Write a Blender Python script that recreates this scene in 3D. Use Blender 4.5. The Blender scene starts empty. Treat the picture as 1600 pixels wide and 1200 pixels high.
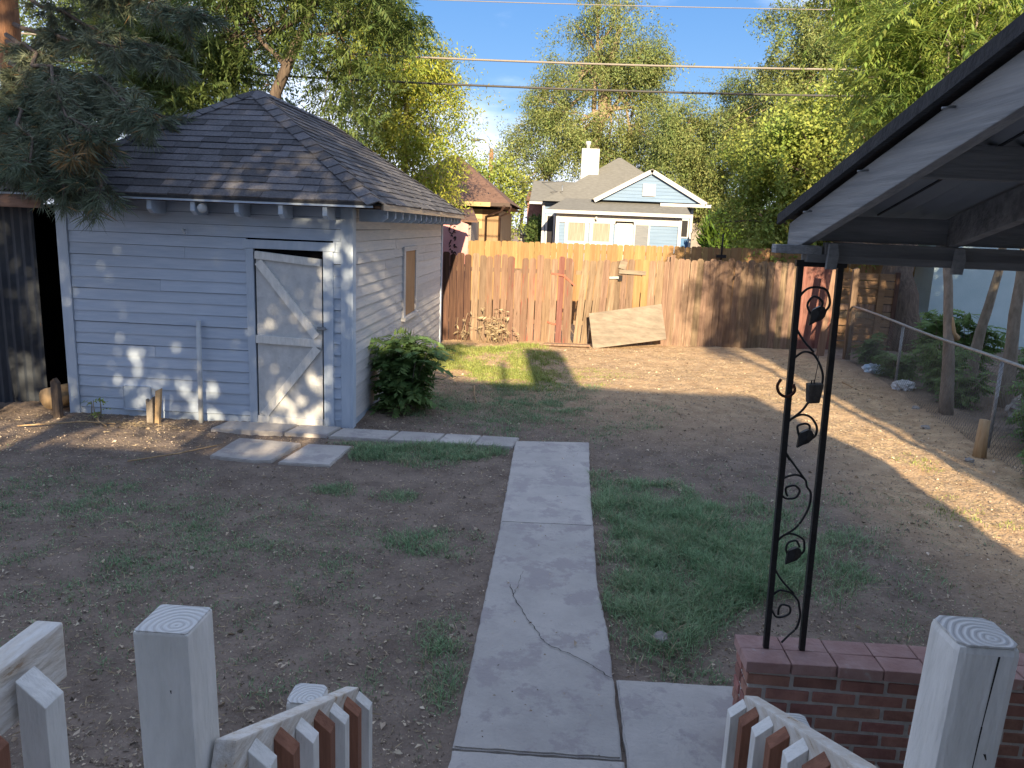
import bpy, bmesh, math, random
import numpy as np
from mathutils import Vector, Matrix
random.seed(7); RNG = np.random.default_rng(7)
SC = bpy.context.scene
COL = SC.collection
PI = math.pi
# ------------------------------------------------------------------ camera
EYE = Vector((0, 0, 2.4))
PITCH, YAW, ROLL = math.radians(11.52), math.radians(3.14), math.radians(2.3)
fwd = Vector((-math.sin(YAW) * math.cos(PITCH), math.cos(YAW) * math.cos(PITCH), -math.sin(PITCH)))
rgt = Vector((math.cos(YAW), math.sin(YAW), 0)); upv = rgt.cross(fwd)
cr = rgt * math.cos(ROLL) + upv * math.sin(ROLL)
cu = upv * math.cos(ROLL) - rgt * math.sin(ROLL)
cam = bpy.data.cameras.new('camera'); camo = bpy.data.objects.new('camera', cam); COL.objects.link(camo)
M4 = Matrix.Identity(4)
for i in range(3):
    M4[i][0], M4[i][1], M4[i][2], M4[i][3] = cr[i], cu[i], -fwd[i], EYE[i]
camo.matrix_world = M4
cam.sensor_width = 36; cam.lens = 36 * 1202 / 1600; cam.clip_start = 0.05; cam.clip_end = 3000
SC.camera = camo
# ------------------------------------------------------------------ light
SUN_EL, SUN_AZ = math.radians(19.5), math.radians(5.5)      # light travels along +Y, a little to -X
sd = Vector((-math.sin(SUN_AZ) * math.cos(SUN_EL), math.cos(SUN_AZ) * math.cos(SUN_EL), -math.sin(SUN_EL)))
sl = bpy.data.lights.new('sun', 'SUN'); so = bpy.data.objects.new('sun', sl); COL.objects.link(so)
so.rotation_euler = sd.to_track_quat('-Z', 'Y').to_euler()
sl.energy = 3.0; sl.angle = math.radians(0.55); sl.color = (1.0, 0.80, 0.52)
w = bpy.data.worlds.new('World'); SC.world = w; w.use_nodes = True
wt = w.node_tree; wt.nodes.clear()
def wn(t, **k):
    n = wt.nodes.new(t)
    for a, b in k.items(): setattr(n, a, b)
    return n
wo = wn('ShaderNodeOutputWorld'); bg = wn('ShaderNodeBackground'); sky = wn('ShaderNodeTexSky')
sky.sky_type = 'NISHITA'; sky.sun_disc = False; sky.sun_elevation = SUN_EL
sky.sun_rotation = math.radians(174.5); sky.altitude = 1600; sky.air_density = 1.0; sky.dust_density = 0.2; sky.ozone_density = 3.0
bg.inputs['Strength'].default_value = 0.15
tc = wn('ShaderNodeTexCoord'); sep = wn('ShaderNodeSeparateXYZ'); wt.links.new(tc.outputs['Generated'], sep.inputs[0])
mp = wn('ShaderNodeMapping'); mp.inputs['Scale'].default_value = (1.3, 1.3, 4.0); mp.inputs['Location'].default_value = (3.75, 2.27, 0.08)
wt.links.new(tc.outputs['Generated'], mp.inputs['Vector'])
cn = wn('ShaderNodeTexNoise'); cn.inputs['Scale'].default_value = 1.6; cn.inputs['Detail'].default_value = 9; cn.inputs['Roughness'].default_value = 0.55
wt.links.new(mp.outputs[0], cn.inputs['Vector'])
hz = wn('ShaderNodeMapRange'); hz.inputs[1].default_value = 0.02; hz.inputs[2].default_value = 0.22; hz.inputs[3].default_value = 0.19; hz.inputs[4].default_value = 0.02
wt.links.new(sep.outputs['Z'], hz.inputs[0])
ad = wn('ShaderNodeMath', operation='ADD'); wt.links.new(cn.outputs['Fac'], ad.inputs[0]); wt.links.new(hz.outputs[0], ad.inputs[1])
cl = wn('ShaderNodeMapRange', interpolation_type='SMOOTHSTEP'); cl.inputs[1].default_value = 0.44; cl.inputs[2].default_value = 0.62; cl.inputs[4].default_value = 0.95
wt.links.new(ad.outputs[0], cl.inputs[0])
mx = wn('ShaderNodeMix', data_type='RGBA'); mx.inputs[7].default_value = (2.1, 2.3, 2.75, 1)
wt.links.new(cl.outputs[0], mx.inputs[0]); gm = wn('ShaderNodeGamma'); gm.inputs[1].default_value = 0.42; hsv = wn('ShaderNodeHueSaturation'); hsv.inputs['Hue'].default_value = 0.517; hsv.inputs['Saturation'].default_value = 2.0; hsv.inputs['Value'].default_value = 0.68
wt.links.new(sky.outputs[0], gm.inputs[0]); wt.links.new(gm.outputs[0], hsv.inputs['Color']); wt.links.new(hsv.outputs[0], mx.inputs[6])
wt.links.new(mx.outputs[2], bg.inputs['Color']); wt.links.new(bg.outputs[0], wo.inputs[0])
SC.view_settings.view_transform = 'Standard'; SC.view_settings.look = 'None'
SC.view_settings.exposure = 2.1; SC.view_settings.gamma = 1.0; SC.view_settings.use_curve_mapping = False
SC.cycles.max_bounces = 6; SC.cycles.transparent_max_bounces = 4
SC.cycles.use_denoising = True
# ------------------------------------------------------------------ materials
def mat(name, c1, c2=None, scale=6.0, stretch=(1, 1, 1), rough=0.8, bump=0.0, bscale=None, objvar=0.0, islvar=0.0, hue=0.0,
        spots=None, metal=0.0, spec=0.3, transl=0.0, attr=None, lohi=(0.35, 0.65), coords='Object'):
    """procedural noise material: c1/c2 mixed by stretched noise; spots=(colour, scale, threshold) adds worn flecks."""
    m = bpy.data.materials.new(name); m.use_nodes = True; nt = m.node_tree; nt.nodes.clear(); L = nt.links
    N = lambda t: nt.nodes.new(t)
    out = N('ShaderNodeOutputMaterial'); b = N('ShaderNodeBsdfPrincipled')
    b.inputs['Roughness'].default_value = rough; b.inputs['Metallic'].default_value = metal
    b.inputs['Specular IOR Level'].default_value = spec
    t = N('ShaderNodeTexCoord'); mp = N('ShaderNodeMapping'); mp.inputs['Scale'].default_value = stretch
    oi = N('ShaderNodeObjectInfo')
    va = N('ShaderNodeVectorMath'); va.operation = 'ADD'
    sc_ = N('ShaderNodeMath'); sc_.operation = 'MULTIPLY'; sc_.inputs[1].default_value = 37.0 if objvar else 0.0
    L.new(oi.outputs['Random'], sc_.inputs[0]); L.new(t.outputs[coords], va.inputs[0]); L.new(sc_.outputs[0], va.inputs[1])
    L.new(va.outputs[0], mp.inputs['Vector'])
    n = N('ShaderNodeTexNoise'); n.inputs['Scale'].default_value = scale; n.inputs['Detail'].default_value = 8; n.inputs['Roughness'].default_value = 0.62
    L.new(mp.outputs[0], n.inputs['Vector'])
    r = N('ShaderNodeMapRange'); r.inputs[1].default_value, r.inputs[2].default_value = lohi
    L.new(n.outputs['Fac'], r.inputs[0])
    mixc = N('ShaderNodeMix'); mixc.data_type = 'RGBA'
    mixc.inputs[6].default_value = (*c1, 1); mixc.inputs[7].default_value = (*(c2 or c1), 1)
    L.new(r.outputs[0], mixc.inputs[0]); col = mixc.outputs[2]
    if attr:
        a = N('ShaderNodeAttribute'); a.attribute_name = attr[0]
        m3 = N('ShaderNodeMix'); m3.data_type = 'RGBA'; L.new(a.outputs['Fac'], m3.inputs[0]); L.new(col, m3.inputs[6])
        n3 = N('ShaderNodeTexNoise'); n3.inputs['Scale'].default_value = attr[3]; n3.inputs['Detail'].default_value = 7; L.new(mp.outputs[0], n3.inputs['Vector'])
        m4 = N('ShaderNodeMix'); m4.data_type = 'RGBA'; m4.inputs[6].default_value = (*attr[1], 1); m4.inputs[7].default_value = (*attr[2], 1)
        r3 = N('ShaderNodeMapRange'); r3.inputs[1].default_value, r3.inputs[2].default_value = 0.35, 0.65
        L.new(n3.outputs['Fac'], r3.inputs[0]); L.new(r3.outputs[0], m4.inputs[0]); L.new(m4.outputs[2], m3.inputs[7]); col = m3.outputs[2]
    for spots in ([] if not spots else (spots if isinstance(spots, list) else [spots])):
        n2 = N('ShaderNodeTexNoise'); n2.inputs['Scale'].default_value = spots[1]; n2.inputs['Detail'].default_value = 6; n2.inputs['Roughness'].default_value = 0.7
        L.new(mp.outputs[0], n2.inputs['Vector'])
        r2 = N('ShaderNodeMapRange'); r2.inputs[1].default_value = spots[2]; r2.inputs[2].default_value = spots[2] + 0.06
        L.new(n2.outputs['Fac'], r2.inputs[0])
        m2 = N('ShaderNodeMix'); m2.data_type = 'RGBA'; L.new(r2.outputs[0], m2.inputs[0]); L.new(col, m2.inputs[6]); m2.inputs[7].default_value = (*spots[0], 1)
        col = m2.outputs[2]
    if objvar or islvar:
        h = N('ShaderNodeHueSaturation'); mr = N('ShaderNodeMapRange')
        v = objvar or islvar
        mr.inputs[3].default_value = 1 - v; mr.inputs[4].default_value = 1 + v
        if islvar:
            g = N('ShaderNodeNewGeometry'); src = g.outputs['Random Per Island']
        else: src = oi.outputs['Random']
        L.new(src, mr.inputs[0]); L.new(mr.outputs[0], h.inputs['Value'])
        if hue:
            f = N('ShaderNodeMath'); f.operation = 'MULTIPLY'; f.inputs[1].default_value = 7.31; L.new(src, f.inputs[0])
            f2 = N('ShaderNodeMath'); f2.operation = 'FRACT'; L.new(f.outputs[0], f2.inputs[0])
            mh = N('ShaderNodeMapRange'); mh.inputs[3].default_value = 0.5 - hue; mh.inputs[4].default_value = 0.5 + hue
            L.new(f2.outputs[0], mh.inputs[0]); L.new(mh.outputs[0], h.inputs['Hue'])
        L.new(col, h.inputs['Color']); col = h.outputs['Color']
    L.new(col, b.inputs['Base Color'])
    if bump:
        bp = N('ShaderNodeBump'); bp.inputs['Strength'].default_value = bump; bp.inputs['Distance'].default_value = 0.02
        nb = N('ShaderNodeTexNoise'); nb.inputs['Scale'].default_value = bscale or scale * 2; nb.inputs['Detail'].default_value = 8
        L.new(mp.outputs[0], nb.inputs['Vector']); L.new(nb.outputs['Fac'], bp.inputs['Height']); L.new(bp.outputs[0], b.inputs['Normal'])
    if transl:
        tr = N('ShaderNodeBsdfTranslucent'); ms = N('ShaderNodeMixShader'); ms.inputs[0].default_value = transl
        L.new(col, tr.inputs['Color']); L.new(b.outputs[0], ms.inputs[1]); L.new(tr.outputs[0], ms.inputs[2]); L.new(ms.outputs[0], out.inputs[0])
    else: L.new(b.outputs[0], out.inputs[0])
    return m
def ring_mat(name, c1, c2, off=(0.3, 0.2, 0)):
    m = bpy.data.materials.new(name); m.use_nodes = True; nt = m.node_tree; b = nt.nodes['Principled BSDF']; b.inputs['Roughness'].default_value = 0.85
    t = nt.nodes.new('ShaderNodeTexCoord'); mp = nt.nodes.new('ShaderNodeMapping'); mp.inputs['Location'].default_value = off
    wv = nt.nodes.new('ShaderNodeTexWave'); wv.wave_type = 'RINGS'; wv.rings_direction = 'Z'; wv.inputs['Scale'].default_value = 30; wv.inputs['Distortion'].default_value = 5.0
    wv.inputs['Detail'].default_value = 3; wv.inputs['Detail Scale'].default_value = .5
    rp = nt.nodes.new('ShaderNodeValToRGB'); rp.color_ramp.elements[0].color = (*c1, 1); rp.color_ramp.elements[1].color = (*c2, 1)
    rp.color_ramp.elements[0].position = 0.1; rp.color_ramp.elements[1].position = 0.5
    nt.links.new(t.outputs['Object'], mp.inputs[0]); nt.links.new(mp.outputs[0], wv.inputs['Vector']); nt.links.new(wv.outputs['Fac'], rp.inputs[0]); nt.links.new(rp.outputs[0], b.inputs['Base Color'])
    bp = nt.nodes.new('ShaderNodeBump'); bp.inputs['Strength'].default_value = 0.35; bp.inputs['Distance'].default_value = 0.01
    nt.links.new(wv.outputs['Fac'], bp.inputs['Height']); nt.links.new(bp.outputs[0], b.inputs['Normal'])
    return m
X = {}
X['soil'] = mat('soil', (0.145, 0.112, 0.092), (0.235, 0.185, 0.152), 3.2, rough=1, bump=0.9, bscale=26, spec=0.1,
                attr=('straw', (0.40, 0.27, 0.165), (0.56, 0.40, 0.25), 5.0), spots=[((0.30, 0.26, 0.21), 34, 0.60), ((0.09, 0.072, 0.06), 22, 0.62), ((0.22, 0.19, 0.155), 90, 0.58)])
X['concrete'] = mat('concrete', (0.395, 0.37, 0.352), (0.475, 0.445, 0.42), 4, rough=0.95, bump=0.35, bscale=45, objvar=0.10, spec=0.2, spots=[((0.36, 0.33, 0.325), 3, 0.52), ((0.29, 0.265, 0.26), 55, 0.64), ((0.56, 0.53, 0.525), 44, 0.66)])
X['crack'] = mat('crack', (0.03, 0.028, 0.025), rough=1)
X['shed_paint'] = mat('shed_paint', (0.37, 0.45, 0.57), (0.44, 0.51, 0.62), 5, (0.6, 0.6, 6), rough=0.7, bump=0.12, bscale=14, objvar=0.07, spots=((0.30, 0.26, 0.22), 11, 0.72))
X['shed_lit_worn'] = mat('shed_lit_worn', (0.48, 0.48, 0.50), (0.58, 0.56, 0.55), 5, (0.5, 0.5, 7), rough=0.75, bump=0.15, bscale=14, objvar=0.08, spots=((0.24, 0.18, 0.14), 9, 0.64))  # worn flecks; the paler, warmer base carries the sunlit side wall's tone
X['trim_paint'] = mat('trim_paint', (0.39, 0.47, 0.58), (0.46, 0.53, 0.63), 4, (3, 3, .6), rough=0.7, bump=0.15, bscale=20, objvar=0.05, spots=((0.27, 0.22, 0.18), 8, 0.70))
X['door_paint'] = mat('door_paint', (0.47, 0.485, 0.50), (0.60, 0.61, 0.62), 7, rough=0.75, bump=0.2, bscale=40, spots=((0.25, 0.22, 0.19), 26, 0.665))
X['white_paint'] = mat('white_paint', (0.62, 0.62, 0.60), (0.76, 0.755, 0.74), 5, (5, 5, 1.2), rough=0.6, bump=0.3, bscale=16, objvar=0.05, spots=[((0.40, 0.36, 0.31), 9, 0.66), ((0.30, 0.26, 0.22), 40, 0.69)])
X['worn_white'] = mat('worn_white', (0.70, 0.69, 0.67), (0.56, 0.50, 0.43), 7, (6, 1.5, 6), rough=0.75, bump=0.35, bscale=18, objvar=0.05, spots=((0.34, 0.24, 0.16), 7, 0.62))
X['cut_white'] = ring_mat('cut_white', (0.50, 0.49, 0.48), (0.63, 0.63, 0.625), (-0.015, 0.022, 0))
X['redwood'] = mat('redwood', (0.165, 0.068, 0.042), (0.26, 0.118, 0.075), 6, (7, 7, .7), rough=0.7, bump=0.25, bscale=16, objvar=0.12)
X['old_wood'] = mat('old_wood', (0.150, 0.100, 0.070), (0.26, 0.185, 0.130), 5, (5, 5, .35), rough=0.9, bump=0.35, bscale=12, objvar=0.24, hue=0.014, spots=[((0.07, 0.047, 0.035), 7, 0.62), ((0.31, 0.27, 0.23), 5, 0.64)])
X['old_red'] = mat('old_red', (0.165, 0.100, 0.070), (0.25, 0.165, 0.115), 5, (5, 5, .35), rough=0.9, bump=0.35, bscale=12, objvar=0.24, hue=0.014, spots=[((0.27, 0.085, 0.06), 4, 0.58), ((0.08, 0.05, 0.04), 8, 0.64)])
X['red_stain'] = mat('red_stain', (0.155, 0.062, 0.053), (0.235, 0.115, 0.095), 5, (5, 5, .35), rough=0.9, bump=0.3, bscale=12, objvar=0.16, spots=((0.35, 0.26, 0.2), 6, 0.64))
X['dark_shade_old'] = mat('dark_shade_old', (0.055, 0.03, 0.025), (0.12, 0.065, 0.045), 5, (5, 5, .35), rough=0.9, bump=0.3, bscale=12, objvar=0.2)  # dark old wood, also used where shade is put into the colour
X['red_paint'] = mat('red_paint', (0.42, 0.09, 0.06), (0.36, 0.15, 0.10), 8, rough=0.8)
X['cedar'] = mat('cedar', (0.255, 0.145, 0.060), (0.35, 0.215, 0.10), 4, (5, 5, .35), rough=0.8, bump=0.2, bscale=12, objvar=0.13, hue=0.008, spots=((0.26, 0.13, 0.05), 8, 0.72))
X['slat_wood'] = mat('slat_wood', (0.17, 0.10, 0.055), (0.24, 0.15, 0.085), 4, (.5, 5, 5), rough=0.85, bump=0.2, objvar=0.12)
X['plywood'] = mat('plywood', (0.175, 0.145, 0.115), (0.285, 0.24, 0.19), 3.0, (.7, 3, 3.2), rough=0.9, bump=0.3, bscale=9, spots=((0.24, 0.17, 0.11), 5, 0.62))
X['ply_window'] = mat('ply_window', (0.36, 0.21, 0.11), (0.45, 0.28, 0.16), 5, (3, 3, .5), rough=0.9, bump=0.2)
X['shingle'] = mat('shingle', (0.095, 0.093, 0.103), (0.150, 0.147, 0.157), 40, rough=0.95, bump=0.5, bscale=160, objvar=0.32, hue=0.02, spec=0.15)
X['shingle_many'] = mat('shingle_many', (0.095, 0.093, 0.103), (0.150, 0.147, 0.157), 40, rough=0.95, bump=0.5, bscale=160, islvar=0.32, spec=0.15)
X['roof_edge'] = mat('roof_edge', (0.42, 0.32, 0.23), (0.55, 0.45, 0.34), 6, (6, .5, 6), rough=0.85, bump=0.2)
X['dark_roofing'] = mat('dark_roofing', (0.030, 0.032, 0.038), (0.05, 0.052, 0.058), 20, rough=0.9, bump=0.4, bscale=70)
X['iron'] = mat('iron', (0.012, 0.012, 0.014), (0.02, 0.02, 0.022), 30, rough=0.45, bump=0.2, bscale=120, spec=0.4)
X['rust'] = mat('rust', (0.10, 0.035, 0.02), (0.05, 0.02, 0.015), 30, rough=0.8)
X['grey_box'] = mat('grey_box', (0.055, 0.05, 0.047), (0.10, 0.09, 0.08), 30, rough=0.9, bump=0.5)
X['brick'] = mat('brick', (0.23, 0.112, 0.092), (0.37, 0.19, 0.155), 9, rough=0.9, bump=0.4, bscale=45, objvar=0.22, hue=0.012, spots=((0.30, 0.20, 0.17), 13, 0.66))
X['cap_brick'] = mat('cap_brick', (0.34, 0.20, 0.185), (0.44, 0.29, 0.27), 8, rough=0.9, bump=0.35, bscale=45, objvar=0.10, spots=((0.46, 0.40, 0.38), 8, 0.63))
X['mortar'] = mat('mortar', (0.40, 0.38, 0.365), (0.54, 0.515, 0.50), 14, rough=1, bump=0.6, bscale=60)
X['patio_wood'] = mat('patio_wood', (0.20, 0.215, 0.235), (0.31, 0.32, 0.335), 5, (6, .35, 9), rough=0.8, bump=0.35, bscale=12, spots=((0.14, 0.12, 0.11), 8, 0.66))
X['patio_beam'] = mat('patio_beam', (0.15, 0.155, 0.165), (0.27, 0.275, 0.285), 4, (.4, 5, 5), rough=0.85, bump=0.35, bscale=12, objvar=0.2)
X['panel_metal'] = mat('panel_metal', (0.26, 0.275, 0.30), (0.31, 0.325, 0.35), 3, (4, .5, 1), rough=0.6, bump=0.05)
X['blue_wall'] = mat('blue_wall', (0.14, 0.215, 0.33), (0.175, 0.255, 0.375), 2, (.4, 1, 6), rough=0.7, bump=0.05)
X['deep_blue'] = mat('deep_blue', (0.07, 0.17, 0.34), rough=0.6)
X['house_white'] = mat('house_white', (0.44, 0.44, 0.445), (0.50, 0.50, 0.505), 3, rough=0.6, bump=0.04)
X['curtain'] = mat('curtain', (0.21, 0.175, 0.14), (0.33, 0.29, 0.24), 3, (9, 1, .4), rough=0.7)
X['grey_screen'] = mat('grey_screen', (0.12, 0.135, 0.16), (0.17, 0.18, 0.20), 4, (.5, 1, 6), rough=0.5)
X['dark_glass'] = mat('dark_glass', (0.03, 0.03, 0.035), rough=0.15, spec=0.5)
X['comp_roof'] = mat('comp_roof', (0.145, 0.143, 0.132), (0.20, 0.197, 0.182), 7, (.7, 1, 5), rough=0.95, bump=0.3, bscale=20)
X['brown_roof'] = mat('brown_roof', (0.13, 0.075, 0.055), (0.19, 0.115, 0.085), 5, rough=0.95, bump=0.3)
X['tan_wall'] = mat('tan_wall', (0.26, 0.17, 0.095), (0.32, 0.21, 0.12), 3, (6, 1, .4), rough=0.85)
X['yellow_trim'] = mat('yellow_trim', (0.40, 0.31, 0.15), (0.46, 0.37, 0.2), 4, rough=0.75)
X['grey_wall'] = mat('grey_wall', (0.24, 0.215, 0.20), (0.29, 0.26, 0.24), 3, rough=0.85)
X['gutter'] = mat('gutter', (0.06, 0.035, 0.028), rough=0.5)
X['pink'] = mat('pink', (0.50, 0.20, 0.20), (0.62, 0.34, 0.32), 1.2, rough=0.7)
X['black_paint'] = mat('black_paint', (0.02, 0.018, 0.02), rough=0.8)
X['pole_wood'] = mat('pole_wood', (0.26, 0.13, 0.07), (0.34, 0.19, 0.11), 5, (4, 4, .3), rough=0.9)
X['lamp_metal'] = mat('lamp_metal', (0.2, 0.2, 0.2), rough=0.4, metal=0.6)
X['cable_pale'] = mat('cable_pale', (0.27, 0.24, 0.21), (0.20, 0.18, 0.16), 8, (1, 20, 20), rough=0.6)
X['cable_dark'] = mat('cable_dark', (0.045, 0.043, 0.045), (0.09, 0.085, 0.08), 8, (1, 20, 20), rough=0.6)
X['galv'] = mat('galv', (0.22, 0.235, 0.26), (0.32, 0.335, 0.35), 12, rough=0.45, metal=0.5, bump=0.1)
X['wire_mesh'] = mat('wire_mesh', (0.12, 0.12, 0.12), (0.2, 0.19, 0.18), 12, rough=0.6, metal=0.3)
X['stucco'] = mat('stucco', (0.38, 0.50, 0.54), (0.44, 0.55, 0.59), 2.5, rough=0.95, bump=0.3, bscale=40)
X['corrugated'] = mat('corrugated', (0.03, 0.037, 0.05), (0.055, 0.064, 0.08), 3, (2, 2, .5), rough=0.6, metal=0.2, spots=((0.14, 0.07, 0.045), 5, 0.66))
X['dark_inside'] = mat('dark_inside', (0.006, 0.006, 0.007), rough=1, spec=0)  # near-black stands in for the shade of interiors and gaps
X['brown_eave'] = mat('brown_eave', (0.17, 0.10, 0.075), (0.26, 0.17, 0.13), 4, (.6, 4, 4), rough=0.9, bump=0.2)
X['plastic_white'] = mat('plastic_white', (0.55, 0.58, 0.60), (0.48, 0.51, 0.54), 6, rough=0.5)
X['bag_white'] = mat('bag_white', (0.62, 0.63, 0.66), (0.48, 0.49, 0.52), 6, rough=0.6, bump=0.3)
X['bag_blue'] = mat('bag_blue', (0.30, 0.42, 0.55), (0.55, 0.58, 0.62), 6, rough=0.6, bump=0.3)
X['rock'] = mat('rock', (0.22, 0.20, 0.19), (0.34, 0.32, 0.30), 8, rough=0.95, bump=0.6)
X['bark'] = mat('bark', (0.07, 0.053, 0.045), (0.15, 0.115, 0.09), 5, (4, 4, .7), rough=1, bump=0.8, bscale=14)
X['bark_grey'] = mat('bark_grey', (0.17, 0.145, 0.12), (0.27, 0.235, 0.20), 5, (3, 3, 1.2), rough=0.95, bump=0.4, bscale=16)
X['bark_orange'] = mat('bark_orange', (0.15, 0.075, 0.045), (0.30, 0.16, 0.09), 4, (3, 3, .7), rough=1, bump=0.9, bscale=12)
X['bark_light'] = mat('bark_light', (0.24, 0.175, 0.12), (0.36, 0.28, 0.20), 4, (3, 3, .7), rough=1, bump=0.5, bscale=12)
X['split_wood'] = mat('split_wood', (0.34, 0.22, 0.12), (0.48, 0.35, 0.21), 6, (4, 4, .4), rough=0.9, bump=0.4)
def leafm(n, c1, c2, var=0.35, hue=0.02, tr=0.38, sc=0.5): return mat(n, c1, c2, sc, rough=0.55, islvar=var, hue=hue, transl=tr, spec=0.25, coords='Object')
X['leaf_dark'] = leafm('leaf_dark', (0.10, 0.155, 0.05), (0.16, 0.21, 0.065))
X['leaf_yellow'] = leafm('leaf_yellow', (0.38, 0.38, 0.06), (0.27, 0.34, 0.06), hue=0.03)
X['leaf_elm'] = leafm('leaf_elm', (0.24, 0.265, 0.09), (0.19, 0.245, 0.085), 0.45, 0.03)
X['leaf_mid'] = leafm('leaf_mid', (0.24, 0.32, 0.07), (0.33, 0.36, 0.09), 0.4, 0.02)
X['leaf_heaven'] = leafm('leaf_heaven', (0.285, 0.355, 0.085), (0.21, 0.305, 0.075), 0.35, 0.025, 0.45)
X['leaf_bush'] = leafm('leaf_bush', (0.13, 0.225, 0.08), (0.18, 0.27, 0.095), 0.3, 0.015)
X['leaf_juniper'] = leafm('leaf_juniper', (0.09, 0.15, 0.02), (0.05, 0.10, 0.02), 0.3, 0.02, 0.2)
X['needle'] = leafm('needle', (0.10, 0.14, 0.09), (0.18, 0.20, 0.13), 0.35, 0.015, 0.15)
X['needle_dry'] = leafm('needle_dry', (0.30, 0.19, 0.08), (0.22, 0.15, 0.07), 0.3, 0.01, 0.2)
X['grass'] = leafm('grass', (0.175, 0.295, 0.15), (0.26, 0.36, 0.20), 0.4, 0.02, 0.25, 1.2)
X['grass_lit'] = leafm('grass_lit', (0.27, 0.34, 0.085), (0.37, 0.40, 0.13), 0.3, 0.02, 0.25, 1.2)  # lit copy of the grass, sun's yellow put into the blade colour
X['straw'] = leafm('straw', (0.32, 0.25, 0.16), (0.48, 0.39, 0.26), 0.35, 0.01, 0.15, 2)
X['litter'] = leafm('litter', (0.56, 0.48, 0.37), (0.33, 0.25, 0.18), 0.6, 0.015, 0.1, 9)
X['clod'] = mat('clod', (0.15, 0.122, 0.10), (0.25, 0.205, 0.17), 20, rough=1, bump=0.5, islvar=0.35)
# ------------------------------------------------------------------ object helpers
def wloc(o):
    v = Vector((0, 0, 0))
    while o is not None: v += o.location; o = o.parent
    return v
def link(name, me, parent=None, loc=None, rot=None):
    o = bpy.data.objects.new(name, me); COL.objects.link(o)
    if parent is not None: o.parent = parent
    if loc is not None: o.location = Vector(loc) - (wloc(parent) if parent is not None else Vector((0, 0, 0)))
    if rot is not None: o.rotation_euler = rot
    return o
def thing(name, label, cat, loc=(0, 0, 0), group=None):
    o = bpy.data.objects.new(name, None); COL.objects.link(o); o.location = loc; o.empty_display_size = 0.1
    return tag(o, label, cat, group)
def tag(o, label=None, cat=None, group=None, kind=None):
    if label: o['label'] = label
    if cat: o['category'] = cat
    if group: o['group'] = group
    if kind: o['kind'] = kind
    return o
def setm(me, m):
    for x in (m if isinstance(m, (list, tuple)) else [m]): me.materials.append(X[x] if isinstance(x, str) else x)
    return me
class MB:
    """collects shapes in world coordinates; build() makes one mesh whose origin is given (default: centre of its bounds)"""
    def __init__(s): s.v = []; s.f = []; s.mi = []; s.sm = []
    def add(s, vs, fs, mi=0, sm=False):
        b = len(s.v); s.v += [tuple(v) for v in vs]; s.f += [tuple(b + i for i in f) for f in fs]; s.mi += [mi] * len(fs); s.sm += [sm] * len(fs); return s
    def hexa(s, p, mi=0): return s.add(p, [(3, 2, 1, 0), (4, 5, 6, 7), (0, 1, 5, 4), (1, 2, 6, 5), (2, 3, 7, 6), (3, 0, 4, 7)], mi)
    def box(s, x0, x1, y0, y1, z0, z1, mi=0):
        return s.hexa([(x0, y0, z0), (x1, y0, z0), (x1, y1, z0), (x0, y1, z0), (x0, y0, z1), (x1, y0, z1), (x1, y1, z1), (x0, y1, z1)], mi)
    def bar(s, a, b, wd, ht, up=(0, 0, 1), mi=0):
        a, b = Vector(a), Vector(b); d = (b - a).normalized(); u = Vector(up); sx = d.cross(u).normalized(); u = sx.cross(d)
        q = lambda p: [p - sx * wd / 2 - u * ht / 2, p + sx * wd / 2 - u * ht / 2, p + sx * wd / 2 + u * ht / 2, p - sx * wd / 2 + u * ht / 2]
        return s.hexa(q(a) + q(b), mi)
    def poly(s, pts, nrm, th, mi=0):
        n = Vector(nrm) * th; k = len(pts); a = [Vector(p) for p in pts]
        return s.add(a + [p + n for p in a], [tuple(range(k - 1, -1, -1)), tuple(range(k, 2 * k))] + [(i, (i + 1) % k, k + (i + 1) % k, k + i) for i in range(k)], mi)
    def tube(s, pts, r, n=6, cap=True, mi=0, wob=0.0):
        pts = [Vector(p) for p in pts]; k = len(pts); rr = r if isinstance(r, (list, tuple)) else [r] * k
        base = len(s.v); ref = Vector((0.31, 0.2, 0.93))
        for i, p in enumerate(pts):
            d = (pts[min(i + 1, k - 1)] - pts[max(i - 1, 0)]).normalized()
            if abs(d.dot(ref)) > 0.95: ref = Vector((1, 0.1, 0))
            u = d.cross(ref).normalized(); v = d.cross(u)
            for j in range(n):
                a = 2 * PI * j / n; q = rr[i] * (1 + (random.uniform(-wob, wob) if wob else 0))
                s.v.append(tuple(p + u * math.cos(a) * q + v * math.sin(a) * q))
        fs = [(base + i * n + j, base + i * n + (j + 1) % n, base + (i + 1) * n + (j + 1) % n, base + (i + 1) * n + j) for i in range(k - 1) for j in range(n)]
        if cap: fs += [tuple(base + j for j in range(n - 1, -1, -1)), tuple(base + (k - 1) * n + j for j in range(n))]
        s.f += fs; s.mi += [mi] * len(fs); s.sm += [True] * len(fs); return s
    def build(s, name, m, parent=None, origin=None, bevel=0):
        a = np.array(s.v)
        o_ = np.array(origin) if origin is not None else (a.min(0) + a.max(0)) / 2
        me = bpy.data.meshes.new(name); me.from_pydata((a - o_).tolist(), [], s.f); setm(me, m)
        me.polygons.foreach_set('material_index', s.mi); me.polygons.foreach_set('use_smooth', s.sm)
        if bevel:
            bm = bmesh.new(); bm.from_mesh(me)
            bmesh.ops.bevel(bm, geom=[e for e in bm.edges if len(e.link_faces) == 2 and e.calc_face_angle(0) > 0.5], offset=bevel, segments=2, affect='EDGES', profile=0.6)
            bm.to_mesh(me); bm.free()
        me.update()
        return link(name, me, parent, o_)
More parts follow.
